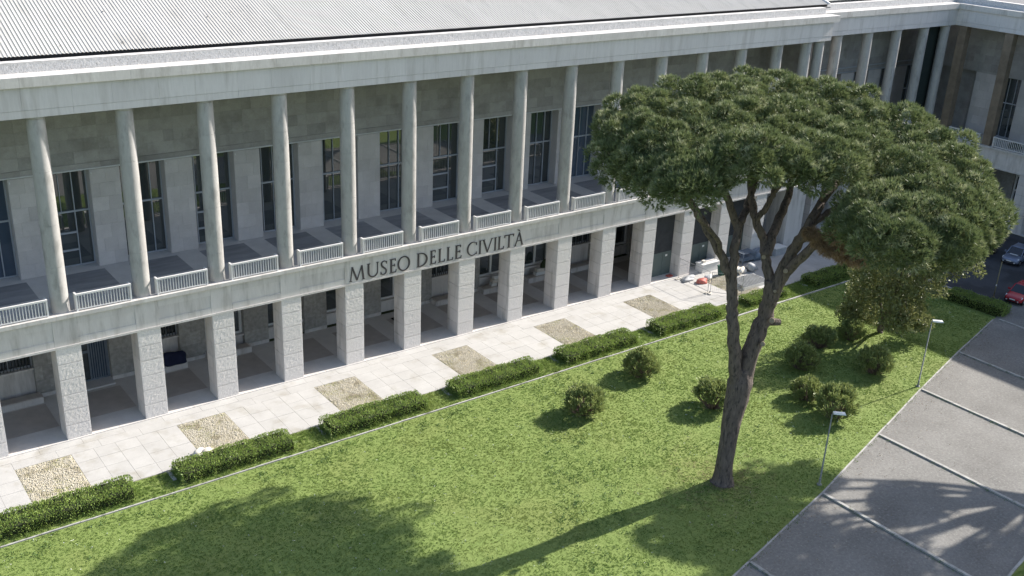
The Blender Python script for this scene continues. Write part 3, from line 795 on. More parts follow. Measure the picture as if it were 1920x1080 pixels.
for ch, a, b in lett:
    W = (b-a)*S/CAPH; g = glyph(ch, W)
    me = mesh('letter', [(v.x*CAPH, v.y, v.z*CAPH) for v in g.V], g.F, M['letter'])
    new('letter', me, main, (a*S, -.004, 1.348*S))

# ---------------------------------------------------------------- connecting block (set back)
link_b = empty('connecting_block', (18*S, 1.0*S, 0), 'set-back marble block with round columns joining museum and shaded side wing', 'building')
TL = Tr('main', 0, .35); LE = 20.30
lcols = [16.24, 17.26, 18.27, 19.28, 20.10]
for i, u in enumerate(lcols):
    column(TL, u, .12, link_b, variant=i+1)
    if i < 4: pillar(TL, u, link_b, False)
pbox('arcade_floor', TL.box(UEND, LE+1, -.30, 1.2, -.004, .0125), M['arcfloor'], link_b)
pbox('upper_slab', TL.box(UEND, LE+.02, .02, 1.25, ZP+.004, ZB-.004), M['pier'], link_b)
bl = pbox('beam', TL.box(UEND, LE+.02, 0, .06, ZP+.002, ZB-.045), M['marble'], link_b)
pbox('ledge_block', TL.box(UEND, LE+.0, -.035, .055, ZB-.044, ZB+.006), M['ledge'], bl)
pbox('loggia_floor', TL.box(UEND, LE+.9, .056, 1.25, ZB-.0035, ZB+.001), M['floor'], link_b)
for a, b in zip([15.45]+lcols[:-1], lcols): railing(TL, a+.15, b-.15, link_b, 16)
lw = pbox('upper_wall', TL.box(UEND, LE+1.2, 1.04, 1.25, ZW+.001, ZT-.001), M['wall'], link_b)
for i in range(5): slabs(TL, 15.5+i, 16.5+i, 1.04, ZW+.1, ZT-.003, 3, 5, lw, M['wall'], 900+i)
for z in (ZW+.02, ZW+.12): pbox('conduit', TL.box(UEND, LE+1, 1.0, 1.03, z, z+.02), M['frame'], lw)
for i in range(5):
    u = 15.7+i*1.01
    pr = pbox('pier', TL.box(u+.16, u+.62, 1.04, 1.25, ZB+.0015, ZW), M['pier'], link_b)
    slabs(TL, u+.16, u+.62, 1.04, ZB+.004, ZW-.004, 2, 7, pr, M['pier'], 950+i)
    window(TL, u+.622, u+1.168, 1.18, ZB+.004, ZW-.004, link_b, 'fixed')
    window(TL, u+.40, u+.95, 1.15, .2, 1.25, link_b, 'grid', 'whiteframe')
    pbox('arcade_wall', TL.box(u-.06, u+.398, 1.1, 1.25, .0127, ZP+.003), M['marble'], link_b)
    pbox('window_panel', TL.box(u+.40, u+.95, 1.14, 1.25, .0127, .199), M['marble'], link_b)
    pbox('lintel', TL.box(u+.40, u+.95, 1.1, 1.25, 1.252, ZP+.003), M['marble'], link_b)
pbox('netting', TL.box(19.42, 20.28, .26, .275, ZB+.002, ZT-.002), M['netting'], link_b)
entablature(TL, UEND+.001, LE+.02, link_b, depth=1.3)
cornice(TL, UEND+.0, LE+.09, link_b, UEND+.002, LE+.25)
pbox('building_core', TL.box(UEND, LE+.5, 1.251, 8.6, 0, ZT+.30), M['wall'], link_b)
mb = MB(S); y0 = .8
mb.add([(15.75, y0, RZ0), (24, y0, RZ0), (24, 9, RZ0+RS*(9-y0)), (15.75, 9, RZ0+RS*(9-y0))], [(0, 1, 2, 3)]); mb.build('roof', M['rooftin'], link_b)

# ---------------------------------------------------------------- side wing (in shade, square brown pillars)
wing = empty('side_wing', (21.2*S, -5*S, 0), 'shaded side wing with square brown pillars and balconies behind the parked cars', 'building')
TW = Tr('wing', .35, LE); NWU = 13
wc = [.175+1.08*i for i in range(NWU-1)]
for i, u in enumerate(wc):
    c = pbox('square_column', TW.box(u-.088, u+.088, .03, .21, ZB+.002, ZT-.002), M['joint'], wing)
    zs = [ZB+.003, ZB+.78, ZB+1.45, ZB+2.05, ZT-.003]
    for a, b in zip(zs[:-1], zs[1:]): pbox('stone_block', TW.box(u-.092, u+.092, .026, .214, a+.001, b-.001), M['brownpillar'], c)
    if i: pillar(TW, u, wing, False)
    railing(TW, u+.16, u+1.08-.16, wing, 18)
    pr = pbox('pier', TW.box(u+.0, u+.50, 1.0, 1.2, ZB+.0015, ZW), M['pier'], wing)
    if i < 5: slabs(TW, u, u+.50, 1.0, ZB+.004, ZW-.004, 2, 7, pr, M['pier'], 1000+i)
    window(TW, u+.502, u+1.078, 1.13, ZB+.004, ZW-.004, wing, 'fixed')
    window(TW, u+.35, u+.85, 1.05, .25, 1.25, wing, 'grid', 'whiteframe')
    pbox('arcade_wall', TW.box(u-.23, u+.348, 1.0, 1.2, .0127, ZP+.003), M['ashlar'], wing)
    pbox('window_panel', TW.box(u+.35, u+.85, 1.04, 1.2, .0127, .249), M['marble'], wing)
    pbox('lintel', TW.box(u+.35, u+.85, 1.0, 1.2, 1.252, ZP+.003), M['ashlar'], wing)
uE = wc[-1]+1.2
pbox('arcade_floor', TW.box(-.3, uE, -.02, 1.2, -.004, .0125), M['arcfloor'], wing)
pbox('upper_slab', TW.box(-.02, uE, .02, 1.2, ZP+.004, ZB-.004), M['pier'], wing)
bw = pbox('beam', TW.box(.001, uE, 0, .06, ZP+.002, ZB-.045), M['marble'], wing)
for i, u in enumerate(wc):
    pbox('ledge_block', TW.box(u-.17, u+.909, -.035, .055, ZB-.044, ZB+.006), M['ledge'], bw)
    pbox('fillet_block', TW.box(u-.17, u+.909, -.012, -.0005, ZP+.001, ZP+.03), M['ledge'], bw)
    pbox('beam_block', TW.box(u+.16, u+.92, -.006, -.0005, 1.41, 1.58), M['marble'], bw)
    if i and i < 3:      # plants standing behind the balcony rail
        pass
pbox('loggia_floor', TW.box(-.3, uE, .056, 1.2, ZB-.0035, ZB+.001), M['floor'], wing)
ww = pbox('upper_wall', TW.box(-1.0, uE, 1.0, 1.2, ZW+.001, ZT-.001), M['wall'], wing)
for i in range(5): slabs(TW, -.5+i, .5+i, 1.0, ZW+.05, ZT-.003, 3, 6, ww, M['wall'], 1100+i)
entablature(TW, -.02, uE, wing, depth=1.3)
cornice(TW, -.15, uE+.1, wing, -.25, uE)
pbox('building_core', TW.box(-9, uE-.01, 1.201, 5.0, 0, ZT+.55), M['wall'], wing)  # run on unseen past the link to stop sun leaking in
pbox('roof_terrace', TW.box(-.3, uE-.01, .35, 5.0, ZT+.552, ZT+.56), M['gutter'], wing)

# ================================================================= PLANTS
def unit(a): return a/np.maximum(np.linalg.norm(a, axis=-1, keepdims=True), 1e-9)
def needle_tufts(C, D, nb, L, W, spread, g):
    n = len(C); c = np.repeat(C, nb, 0); d = unit(np.repeat(D, nb, 0)+g.normal(0, spread, (n*nb, 3)))
    l = L*g.uniform(.6, 1.25, (n*nb, 1)); s = unit(np.cross(d, g.normal(size=(n*nb, 3))))*W/2*g.uniform(.7, 1.3, (n*nb, 1))
    b = c - d*l*.15
    return np.stack([b-s, b+s, c+d*l], 1)
def leaf_quads(C, D, L, W, spread, g):
    n = len(C); d = unit(D+g.normal(0, spread, (n, 3))); l = L*g.uniform(.6, 1.3, (n, 1))
    s = unit(np.cross(d, g.normal(size=(n, 3))))*W/2*g.uniform(.7, 1.3, (n, 1)); u = unit(np.cross(s, d))*l*.12
    return np.stack([C, C+d*l*.5+s+u, C+d*l, C+d*l*.5-s+u], 1)
def fib(n):
    i = np.arange(n)+.5; ph = np.arccos(1-2*i/n); th = np.pi*(1+5**.5)*i
    return np.stack([np.cos(th)*np.sin(ph), np.sin(th)*np.sin(ph), np.cos(ph)], 1)
def lobe_clumps(lobes, per, g, zmin=-.35, jitter=.16, bump=.0):
    """clump centres on the upper surface of ellipsoid lobes (metres)"""
    C = []; D = []; R = []
    for (c, rx, ry, rz) in lobes:
        q = fib(int(per*max(.5, rx*ry/12.0))); q = q[q[:,2] > zmin]; q = q + g.normal(0, jitter, q.shape)
        C.append(np.array(c)+q*np.array([rx, ry, rz])*(.84+g.uniform(-bump, bump*.8, (len(q), 1)))); D.append(unit(q/np.array([rx, ry, rz]))); 
    return np.concatenate(C), np.concatenate(D)
def pine_foliage(lobes, per, ntuft, nb, g, clump=(.45, .75), L=.28, W=.055, up=.45, fill=.25):
    """clumps of needle tufts set on the lobes: tufts on the outer side of each clump, fewer ones filling the lobe"""
    C, D = lobe_clumps(lobes, per, g, -.5, .10, .18)
    n = len(C); r = g.uniform(*clump, (n, 1))
    q = unit(g.normal(size=(n, ntuft, 3)) + D[:, None, :]*.8 + np.array([0, 0, .55*np.sign(up)]))
    rad = g.uniform(.70, 1.03, (n, ntuft, 1))*r[:, None, :]*np.array([1.0, 1.0, .85])
    P = (C[:, None, :]+q*rad).reshape(-1, 3); d = (q + np.array([0, 0, up])).reshape(-1, 3)
    Q = [needle_tufts(P, unit(d), nb, L, W, .42, g)]
    for (c, rx, ry, rz) in lobes:
        k = int(fill*n*ntuft/len(lobes)); q = unit(g.normal(size=(k, 3)))*g.uniform(.3, .85, (k, 1))
        Q.append(needle_tufts(np.array(c)+q*np.array([rx, ry, rz]), q+np.array([0, 0, .3]), nb, L*1.2, W*1.5, .8, g))
    return np.concatenate(Q), C

def limb(mb, pts, r0, r1, n=9, seg=5, wob=.0, g=None):
    P = smooth_path(pts, seg)
    if wob and g is not None: P = [P[0]]+[p+Vector(g.normal(0, wob, 3)) for p in P[1:-1]]+[P[-1]]
    mb.tube(P, list(np.linspace(r0, r1, len(P))), n)

def B(px, py, Y): return at_y(px, py, Y)*S

# ---------------------------------------------------------------- the big umbrella pine
g = np.random.default_rng(21)
TB = Vector((7.285, -5.30, 0))*S
pine = empty('umbrella_pine', TB, 'tall umbrella pine with forked trunk and wide dome crown on the lawn', 'tree')
mb = MB()
fork = B(1392, 690, -5.30)
tp = [TB+Vector((0, 0, -.1)), TB+Vector((.02, 0, .25)), B(1360, 860, -5.3), B(1372, 790, -5.3), B(1386, 725, -5.3), fork]
P = smooth_path(tp, 5); rr = []
for i, p in enumerate(P):
    h = p.z/S; rr.append((.108 + .045*math.exp(-h/.07) + .040*min(1, max(0, (h-.7)/.6)) - .05*max(0, (h-1.42)/.16))*S)
# ribbed trunk with flared root
n = 22; V = []; F = []
for i, p in enumerate(P):
    for j in range(n):
        q = 2*math.pi*j/n; w_ = 1+.05*math.sin(q*5+1.3+i*.2)*math.exp(-p.z/3)+.035*g.normal()
        V.append((p.x+math.cos(q)*rr[i]*w_, p.y+math.sin(q)*rr[i]*w_, p.z))
for i in range(len(P)-1):
    for j in range(n): F.append((i*n+j, i*n+(j+1) % n, (i+1)*n+(j+1) % n, (i+1)*n+j))
F.append(tuple((len(P)-1)*n+j for j in range(n)))
mb.add(V, F)
trunk = mb.build('trunk', M['bark'], pine, True)
limbs = [
    ([fork+Vector((-.22, 0, -1.3)), B(1376, 655, -5.28), B(1373, 605, -5.25), B(1372, 560, -5.2), B(1371, 515, -5.15)], .080, .060),
    ([B(1371, 530, -5.16), B(1352, 478, -5.08), B(1325, 430, -4.98), B(1298, 385, -4.9), B(1270, 335, -4.75)], .056, .034),
    ([B(1371, 525, -5.16), B(1377, 470, -5.15), B(1384, 430, -5.1), B(1370, 390, -5.05), B(1357, 350, -5.0), B(1350, 300, -4.8)], .058, .032),
    ([B(1383, 430, -5.1), B(1397, 400, -5.0), B(1410, 360, -4.7), B(1425, 310, -4.4)], .05, .03),
    ([fork+Vector((.12, 0, -1.6)), B(1412, 645, -5.33), B(1432, 600, -5.36), B(1443, 560, -5.4), B(1447, 525, -5.4)], .112, .082),
    ([B(1446, 540, -5.4), B(1437, 490, -5.3), B(1432, 450, -5.2), B(1416, 410, -5.1), B(1408, 360, -4.95), B(1400, 300, -4.7)], .064, .034),
    ([B(1437, 480, -5.3), B(1452, 430, -5.2), B(1475, 375, -5.0), B(1490, 320, -4.7)], .064, .038),
    ([B(1447, 560, -5.42), B(1462, 520, -5.48), B(1488, 470, -5.6), B(1515, 425, -5.75), B(1540, 380, -5.7), B(1575, 335, -5.6)], .082, .040),
    ([B(1459, 535, -5.45), B(1480, 505, -5.6), B(1515, 470, -5.85), B(1555, 440, -6.0), B(1600, 415, -6.1), B(1640, 400, -6.15)], .066, .030),
    ([B(1515, 425, -5.75), B(1540, 408, -5.8), B(1575, 385, -5.8), B(1615, 350, -5.7)], .045, .025),
    ([B(1416, 410, -5.1), B(1432, 395, -5.2), B(1448, 365, -5.25), B(1460, 330, -5.2)], .04, .025),
    ([B(1352, 478, -5.08), B(1345, 450, -5.2), B(1310, 405, -5.4), B(1290, 360, -5.4)], .03, .02),
]
for pts, a, b in limbs:
    l = MB(); limb(l, pts, a*S, b*S, 10, 5, .035, g); l.build('limb', M['bark'], pine, True)
for (px, py, Y, r) in ((1432, 482, -5.42, .026), (1473, 508, -5.62, .03), (1447, 601, -5.52, .035), (1453, 546, -5.53, .02), (1430, 645, -5.50, .03)):
    c = B(px, py, Y); d = (CAMP-c).normalized(); l = MB(); l.tube([c-d*.25, c+d*.10], [r*S, r*S*.9], 9); l.build('branch_stub', M['cutwood'], pine)
l = MB(); l.tube([B(1445, 603, -5.4), B(1462, 604, -5.45)], [.05*S, .04*S], 9); l.build('branch_stub', M['bark'], pine)
LB = [(1182,262,-3.6,.40,.28),(1218,220,-3.4,.48,.30),(1285,204,-3.05,.52,.32),(1265,285,-4.3,.50,.30),(1215,312,-4.2,.38,.24),(1175,312,-3.9,.28,.18),
      (1365,196,-3.1,.58,.32),(1340,265,-4.3,.56,.32),(1308,328,-4.9,.40,.22),(1252,342,-4.6,.36,.20),(1290,348,-5.0,.28,.14),
      (1450,196,-3.4,.58,.32),(1430,262,-4.4,.58,.32),(1405,302,-5.2,.40,.20),(1450,302,-5.2,.34,.18),
      (1530,204,-3.8,.56,.32),(1520,272,-4.7,.56,.32),(1490,306,-5.4,.38,.20),(1385,230,-3.9,.5,.3),(1480,235,-4.1,.5,.3),
      (1600,224,-4.4,.52,.33),(1585,288,-5.2,.48,.28),(1548,315,-5.6,.38,.22),
      (1672,258,-5.0,.52,.33),(1735,294,-5.5,.50,.33),(1772,338,-6.0,.44,.30),(1808,390,-6.5,.38,.27),(1692,345,-6.0,.42,.27),(1748,385,-6.4,.46,.30),(1788,435,-6.8,.38,.25),
      (1728,438,-6.8,.42,.26),(1652,408,-6.4,.38,.26),(1675,456,-6.8,.32,.18),(1758,466,-7.0,.36,.18),(1826,428,-6.9,.24,.19),(1622,438,-6.4,.24,.16),(1700,395,-6.3,.42,.28)]
lobes = []
for px, py, Y, rx, rz in LB:
    c = B(px, py, Y-.38); lobes.append(((c.x, c.y, c.z), rx*S, rx*S, rz*S))
Q, CC = pine_foliage(lobes, 54, 150, 6, g, (.48, 1.05), .25, .056, .5, .08)
crown = new('crown', soup('crown', Q-np.array(TB), M['needle']), pine, TB)
# twigs from limbs to the clumps
ends = [pts[-1] for pts, a, b in limbs] + [pts[-2] for pts, a, b in limbs]
l = MB()
for c in lobes:
    c = Vector(c[0]); e = min(ends, key=lambda q: (q-c).length); mid = (e+c)/2+Vector((0, 0, -.25))
    l.tube(smooth_path([e, mid, c], 4), list(np.linspace(.10, .04, 9)), 5)
for c in CC[::7]:
    c = Vector(c); k = min(lobes, key=lambda q: (Vector(q[0])-c).length); k = Vector(k[0])-Vector((0, 0, .4)); l.tube([k, c], [.035, .015], 4, False)
l.build('branchwork', M['bark'], pine)
dl = []
for px, py, Y, rx, rz in ((1522,440,-5.95,.05,.04),(1540,455,-6.0,.08,.06),(1560,468,-6.1,.10,.06),(1585,480,-6.15,.10,.05),(1606,486,-6.2,.08,.05),(1562,445,-6.1,.07,.05),(1590,460,-6.15,.09,.06)):
    c = B(px, py, Y); dl.append(((c.x, c.y, c.z), rx*S, rx*S, rz*S))
Q, _c = pine_foliage(dl, 60, 26, 5, g, (.18, .34), .26, .03, -.6, .1)
o = new('dead_foliage', soup('dead_foliage', Q-np.array(TB), M['deadneedle']), pine, TB); o['label'] = 'brown dead needles hanging below the crown'

# ---------------------------------------------------------------- a second pine outside the frame whose shadow falls on lawn and path
g = np.random.default_rng(5)
HB = Vector((14.75, -8.08, 0))*S
p2 = empty('umbrella_pine', HB, 'second umbrella pine by the path, seen only by its shadow', 'tree')
l = MB(); limb(l, [HB+Vector((0, 0, -.1)), HB+Vector((.1, .1, 5)), HB+Vector((-.3, .1, 11.0)), HB+Vector((-.6, .4, 17.0))], .75, .42, 14, 5, .04, g); l.build('trunk', M['bark'], p2, True)
lb = []
for dx, dy, dz, r in ((-2.0,1.75,3.5,.55),(-1.45,1.95,3.5,.6),(-.8,1.95,3.4,.5),(-.25,1.8,3.3,.35),(-1.6,1.3,3.5,.6),(-1.0,1.2,3.4,.5),(-1.9,.7,3.5,.6),(-1.3,.5,3.5,.65),(-.75,.45,3.4,.45),
                      (-1.5,-.1,3.5,.55),(-.8,-.3,3.5,.5),(-.7,.77,2.6,.42),(-.45,.9,2.7,.3),(.3,-.5,3.5,.5),(.9,-.7,3.4,.5),(-.2,-1.0,3.5,.55),(.4,.2,4.0,.4)):
    dz += .75; c = HB+Vector((dx, dy, dz))*S; lb.append(((c.x, c.y, c.z), r*S*.8, r*S*.8, r*S*.4))
    l = MB(); e = HB+Vector((-.45, .2, 11.5+dz*.5)); limb(l, [e, e+(c-e)*.5+Vector((0, 0, -.8)), c], .26, .08, 7, 4, .03, g); l.build('limb', M['bark'], p2, True)
Q, _c = pine_foliage(lb, 60, 46, 5, g, (.55, .9), .42, .12)
new('crown', soup('crown', Q-np.array(HB), M['needle']), p2, HB)

# ---------------------------------------------------------------- broadleaf tree and its smaller neighbour
def leafy(name, base, label, lobes_px, stems, seed, per=34, nl=85, L=.24, W=.15):
    g = np.random.default_rng(seed); base = Vector(base)*S
    t = empty(name, base, label, 'tree')
    for pts, a, b in stems:
        l = MB(); limb(l, pts, a, b, 9, 5, .02, g); l.build('trunk', M['bark'], t, True)
    lb = [((B(px, py, Y).x, B(px, py, Y).y, B(px, py, Y).z), rx*S*1.22, rx*S*1.22, rz*S*1.22) for px, py, Y, rx, rz in lobes_px]
    C, D = lobe_clumps(lb, per, g, -.8, .2); n = len(C)
    q = unit(g.normal(size=(n, nl, 3))); P = (C[:, None]+q*g.uniform(.15, .55, (n, nl, 1))).reshape(-1, 3)
    Q = leaf_quads(P, (q+np.array([0, 0, .3])).reshape(-1, 3), L, W, .5, g)
    new('crown', soup('crown', Q-np.array(base), M['leaf_tree']), t, base)
    l = MB()
    tips = [pts[-1] for pts, a, b in stems]
    for c in lb:
        c = Vector(c[0]); e = min(tips, key=lambda q: (q-c).length); l.tube([e, (e+c)/2+Vector((0, 0, .1)), c], [.06, .04, .02], 5)
    l.build('branchwork', M['bark'], t)
    return t
leafy('broadleaf_tree', (13.05, -3.62, 0), 'loose leafy broadleaf tree with leaning trunks, half in shade under the pine crown',
      [(1635,495,-3.7,.30,.22),(1695,490,-4.0,.34,.24),(1750,495,-4.3,.33,.22),(1800,485,-4.5,.26,.18),(1680,540,-4.0,.34,.22),(1735,530,-4.2,.28,.18),(1650,555,-3.8,.28,.20),(1700,575,-4.1,.24,.18),(1680,600,-4.1,.20,.14),(1630,530,-3.6,.24,.18),(1690,465,-3.9,.32,.2),(1765,468,-4.3,.30,.2),(1720,605,-4.1,.14,.1)],
      [([Vector((13.05*S, -3.62*S, -.05)), B(1650, 612, -3.62), B(1668, 575, -3.75), B(1688, 525, -3.9)], .20, .10),
       ([Vector((13.1*S, -3.60*S, -.05)), B(1665, 592, -3.7), B(1710, 545, -4.0), B(1755, 505, -4.25)], .14, .06),
       ([B(1655, 600, -3.6), B(1650, 560, -3.5), B(1645, 520, -3.45)], .11, .06)], 51)
leafy('small_tree', (12.72, -3.3, 0), 'small pale-leaved tree on the left of the larger broadleaf tree',
      [(1615,548,-3.3,.17,.13),(1605,572,-3.35,.17,.13),(1595,590,-3.3,.14,.10),(1625,590,-3.4,.18,.13),(1632,560,-3.3,.14,.11)],
      [([Vector((12.72*S, -3.3*S, -.05)), B(1608, 600, -3.3), B(1610, 570, -3.3)], .10, .04)], 52, per=60, nl=34, L=.2)

# ---------------------------------------------------------------- hedges
def hedge_mesh(L_, W_, H_, seed):
    g = np.random.default_rng(seed); n = int((L_*W_+2*(L_+W_)*H_)*330)
    a = np.array([L_*W_, L_*H_, L_*H_, W_*H_, W_*H_]); f = g.choice(5, n, p=a/a.sum()); u = g.uniform(-.5, .5, (n, 2))
    P = np.zeros((n, 3)); D = np.zeros((n, 3))
    for k, (ax, s) in enumerate(((2, 1), (1, -1), (1, 1), (0, -1), (0, 1))):
        m_ = f == k
        if ax == 2: P[m_] = np.stack([u[m_,0]*L_, u[m_,1]*W_, np.full(m_.sum(), H_)], 1)
        elif ax == 1: P[m_] = np.stack([u[m_,0]*L_, np.full(m_.sum(), s*W_/2), (u[m_,1]+.5)*H_], 1)
        else: P[m_] = np.stack([np.full(m_.sum(), s*L_/2), u[m_,0]*W_, (u[m_,1]+.5)*H_], 1)
        D[m_, ax] = s
    bul = .05*np.sin(P[:,0]*2.3+seed)+.04*np.sin(P[:,0]*5.1+2*seed)+.03*np.sin(P[:,1]*6+P[:,2]*7)+g.normal(0, .035, n)+(g.uniform(size=n) < .06)*g.uniform(.02, .14, n)
    P += D*bul[:, None]
    e = np.maximum(0, np.abs(P[:,0])-L_/2+.12)+np.maximum(0, np.abs(P[:,1])-W_/2+.12); P[:,2] -= np.where(f == 0, e*.55, 0)
    P[:,2] = np.maximum(P[:,2], .02)
    D[:,2] += .45
    return soup('leaves', leaf_quads(P, D, .10, .06, .45, g), M['leaf_hedge'])
HW, HH = .36*S, .135*S
_hm = [hedge_mesh(1.49*S, HW, HH, s) for s in (1, 2, 3)]
core = MB().box(-.71*S, .71*S, -HW/2+.10, HW/2-.10, 0, HH-.08); corem = mesh('shade_core', core.V, core.F, M['leafcore'])  # dark filler box, stops the view through the leaves
where = ['before the gravel bed at the left edge of the picture', 'beside the pile of stone rubble', 'below the M of the inscription', 'with one round shrub near its right end', 'right behind the round shrub nearest the terrace',
         'passing behind the left fork of the pine', 'behind the right fork of the pine', 'in deep shade behind the dead branch']
for k in range(8):
    x0 = -.33+2.02*k if k == 0 else 1.70+2.005*(k-1)
    c = Vector((x0+.745, -1.565, 0))*S
    h = empty('hedge', c, 'clipped box hedge '+where[k], 'hedge', 'hedges along the terrace')
    me = _hm[k % 3]
    if k == 6:
        me = hedge_mesh(1.05*S, HW*.8, HH*.85, 9); cm = MB().box(-.48*S, .48*S, -HW*.4+.1, HW*.4-.1, 0, HH*.85-.1); cm = mesh('shade_core', cm.V, cm.F, M['leafcore'])
    else: cm = corem
    new('leaves', me, h, c); new('shade_core', cm, h, c)
me = hedge_mesh(1.05*S, HW, HH*1.15, 11); c = Vector((15.63, -3.86, 0))*S
h = empty('hedge', c, 'dark hedge beside the road, ending near the red car', 'hedge', 'hedges along the terrace'); h.rotation_euler = (0, 0, math.radians(97))
o = bpy.data.objects.new('leaves', me); COL.objects.link(o); o.parent = h
cm = MB().box(-.48*S, .48*S, -HW/2+.1, HW/2-.1, 0, HH*1.15-.1).local('shade_core', M['leafcore'], h)

# ---------------------------------------------------------------- round shrubs
def shrub_meshes(seed, R=1.2, H=1.75):
    g = np.random.default_rng(seed); ns = 120
    az = g.uniform(0, 2*np.pi, ns); pol = np.arccos(g.uniform(.05, 1, ns))
    tip = np.stack([R*.92*np.sin(pol)*np.cos(az), R*.92*np.sin(pol)*np.sin(az), .35+(H-.42)*np.cos(pol)**.8], 1)*g.uniform(.90, 1.04, (ns, 1))*(1+.035*np.sin(az*2+seed)+.03*np.sin(az*3+2*seed))[:, None]
    mb = MB()
    for t in tip:
        b = Vector((t[0]*.22, t[1]*.22, 0)); t = Vector(t); m_ = Vector((t.x*.75, t.y*.75, t.z*.5))
        mb.tube(smooth_path([b, m_, t], 2), [.022, .018, .015, .012, .008], 3, False)
    stem = mesh('stems', mb.V, mb.F, M['twig'])
    nl = 6000; k = g.integers(0, ns, nl); q = tip[k]*g.uniform(.80, 1.06, (nl, 1)) + g.normal(0, .065, (nl, 3)); q = q[(q[:,2] > .34) | (g.uniform(size=nl) < .25)]; k = k[:len(q)]; q[:,2] = np.maximum(q[:,2], .15)
    d = unit(q-np.array([0, 0, .2]))+np.array([0, 0, .5])
    d = d[:len(q)]; lv = soup('leaves', leaf_quads(q, d, .16, .07, .45, g), M['leaf_shrub'])
    return stem, lv
_sh = [shrub_meshes(s) for s in (1, 2, 3, 4, 5)]
SH = [(6.93,-3.02,1.0,'nearest the middle of the lawn'), (8.42,-2.60,1.0,'close in front of the hedge, right of the middle of the lawn'), (8.62,-3.88,1.02,'half hidden behind the left side of the pine trunk'),
      (9.92,-5.02,1.12,'directly behind the nearer lamp head'), (10.0,-4.46,.92,'tucked behind the shrub of the nearer lamp'), (11.62,-4.48,1.05,'standing between the two lamps at the sunny edge'),
      (10.75,-3.76,.98,'in the shaded row right of the trunk, middle one'), (11.62,-3.42,.98,'in the shaded row, at the back near the broadleaf tree'), (12.35,-3.52,.8,'dark one at the foot of the broadleaf tree'),
      (14.3,-3.35,.9,'in deep shade right of the broadleaf tree')]
for i, (x, y, k, wh) in enumerate(SH):
    c = Vector((x, y, 0))*S; st, lv = _sh[i % 5]
    h = empty('round_shrub', c, 'round multi-stemmed shrub '+wh, 'shrub', 'round shrubs on the lawn')
    h.rotation_euler = (0, 0, i*1.3); k *= 1.13; h.scale = (k*rnd.uniform(.93, 1.1), k*rnd.uniform(.93, 1.1), k*rnd.uniform(.9, 1.05))
    for nme, me in (('stems', st), ('leaves', lv)):
        o = bpy.data.objects.new(nme, me); COL.objects.link(o); o.parent = h

# ================================================================= STREET FURNITURE, CARS, CLUTTER
def lamp(x, y, h, label):
    c = Vector((x, y, 0))*S; t = empty('street_lamp', c, label, 'lamp', 'lamps along the path')
    MB().tube([(0,0,-.02), (0,0,.05), (0,0,.06), (0,0,h)], [.16, .16, .05, .038], 10).local('pole', M['lampgrey'], t, True)
    MB().tube([(0,0,0), (0,0,.45)], [.075, .07], 10).local('pole_base', M['lampgrey'], t)
    MB().tube([(0,0,h-.02), (.02,0,h+.06), (.14,0,h+.10)], [.04, .038, .035], 8).local('arm', M['lampgrey'], t)
    mb = MB(); mb.add([(.05,-.11,h+.06),(.78,-.15,h+.05),(.78,.15,h+.05),(.05,.11,h+.06),(.05,-.09,h+.17),(.74,-.12,h+.14),(.74,.12,h+.14),(.05,.09,h+.17)],
                      [(0,3,2,1),(4,5,6,7),(0,1,5,4),(1,2,6,5),(2,3,7,6),(3,0,4,7)]); mb.local('lamp_head', M['lampwhite'], t)
    MB().box(.25, .70, -.10, .10, h+.03, h+.049).local('lens', M['headlight'], t)
    t.rotation_euler = (0, 0, math.radians(-40)); return t
lamp(8.29, -6.02, 4.86, 'slender lamp post with white head, nearer one, at the foot of the pine shade')
lamp(11.82, -5.13, 5.14, 'slender lamp post with white head, farther one, near the shade edge on the path')
c = Vector((16.31, -3.80, 0))*S; t = empty('marker_post', c, 'thin yellowish post at the kerb beside the red car', 'post')
MB().tube([(0,0,-.02), (0,0,3.4)], [.04, .035], 8).local('pole', M['postyellow'], t, True); MB().tube([(0,0,0), (0,0,.06)], [.11, .10], 8).local('base', M['postyellow'], t)
MB().tube([(0,0,1.1), (0,0,1.25)], [.05, .05], 8).local('band', M['plate'], t)

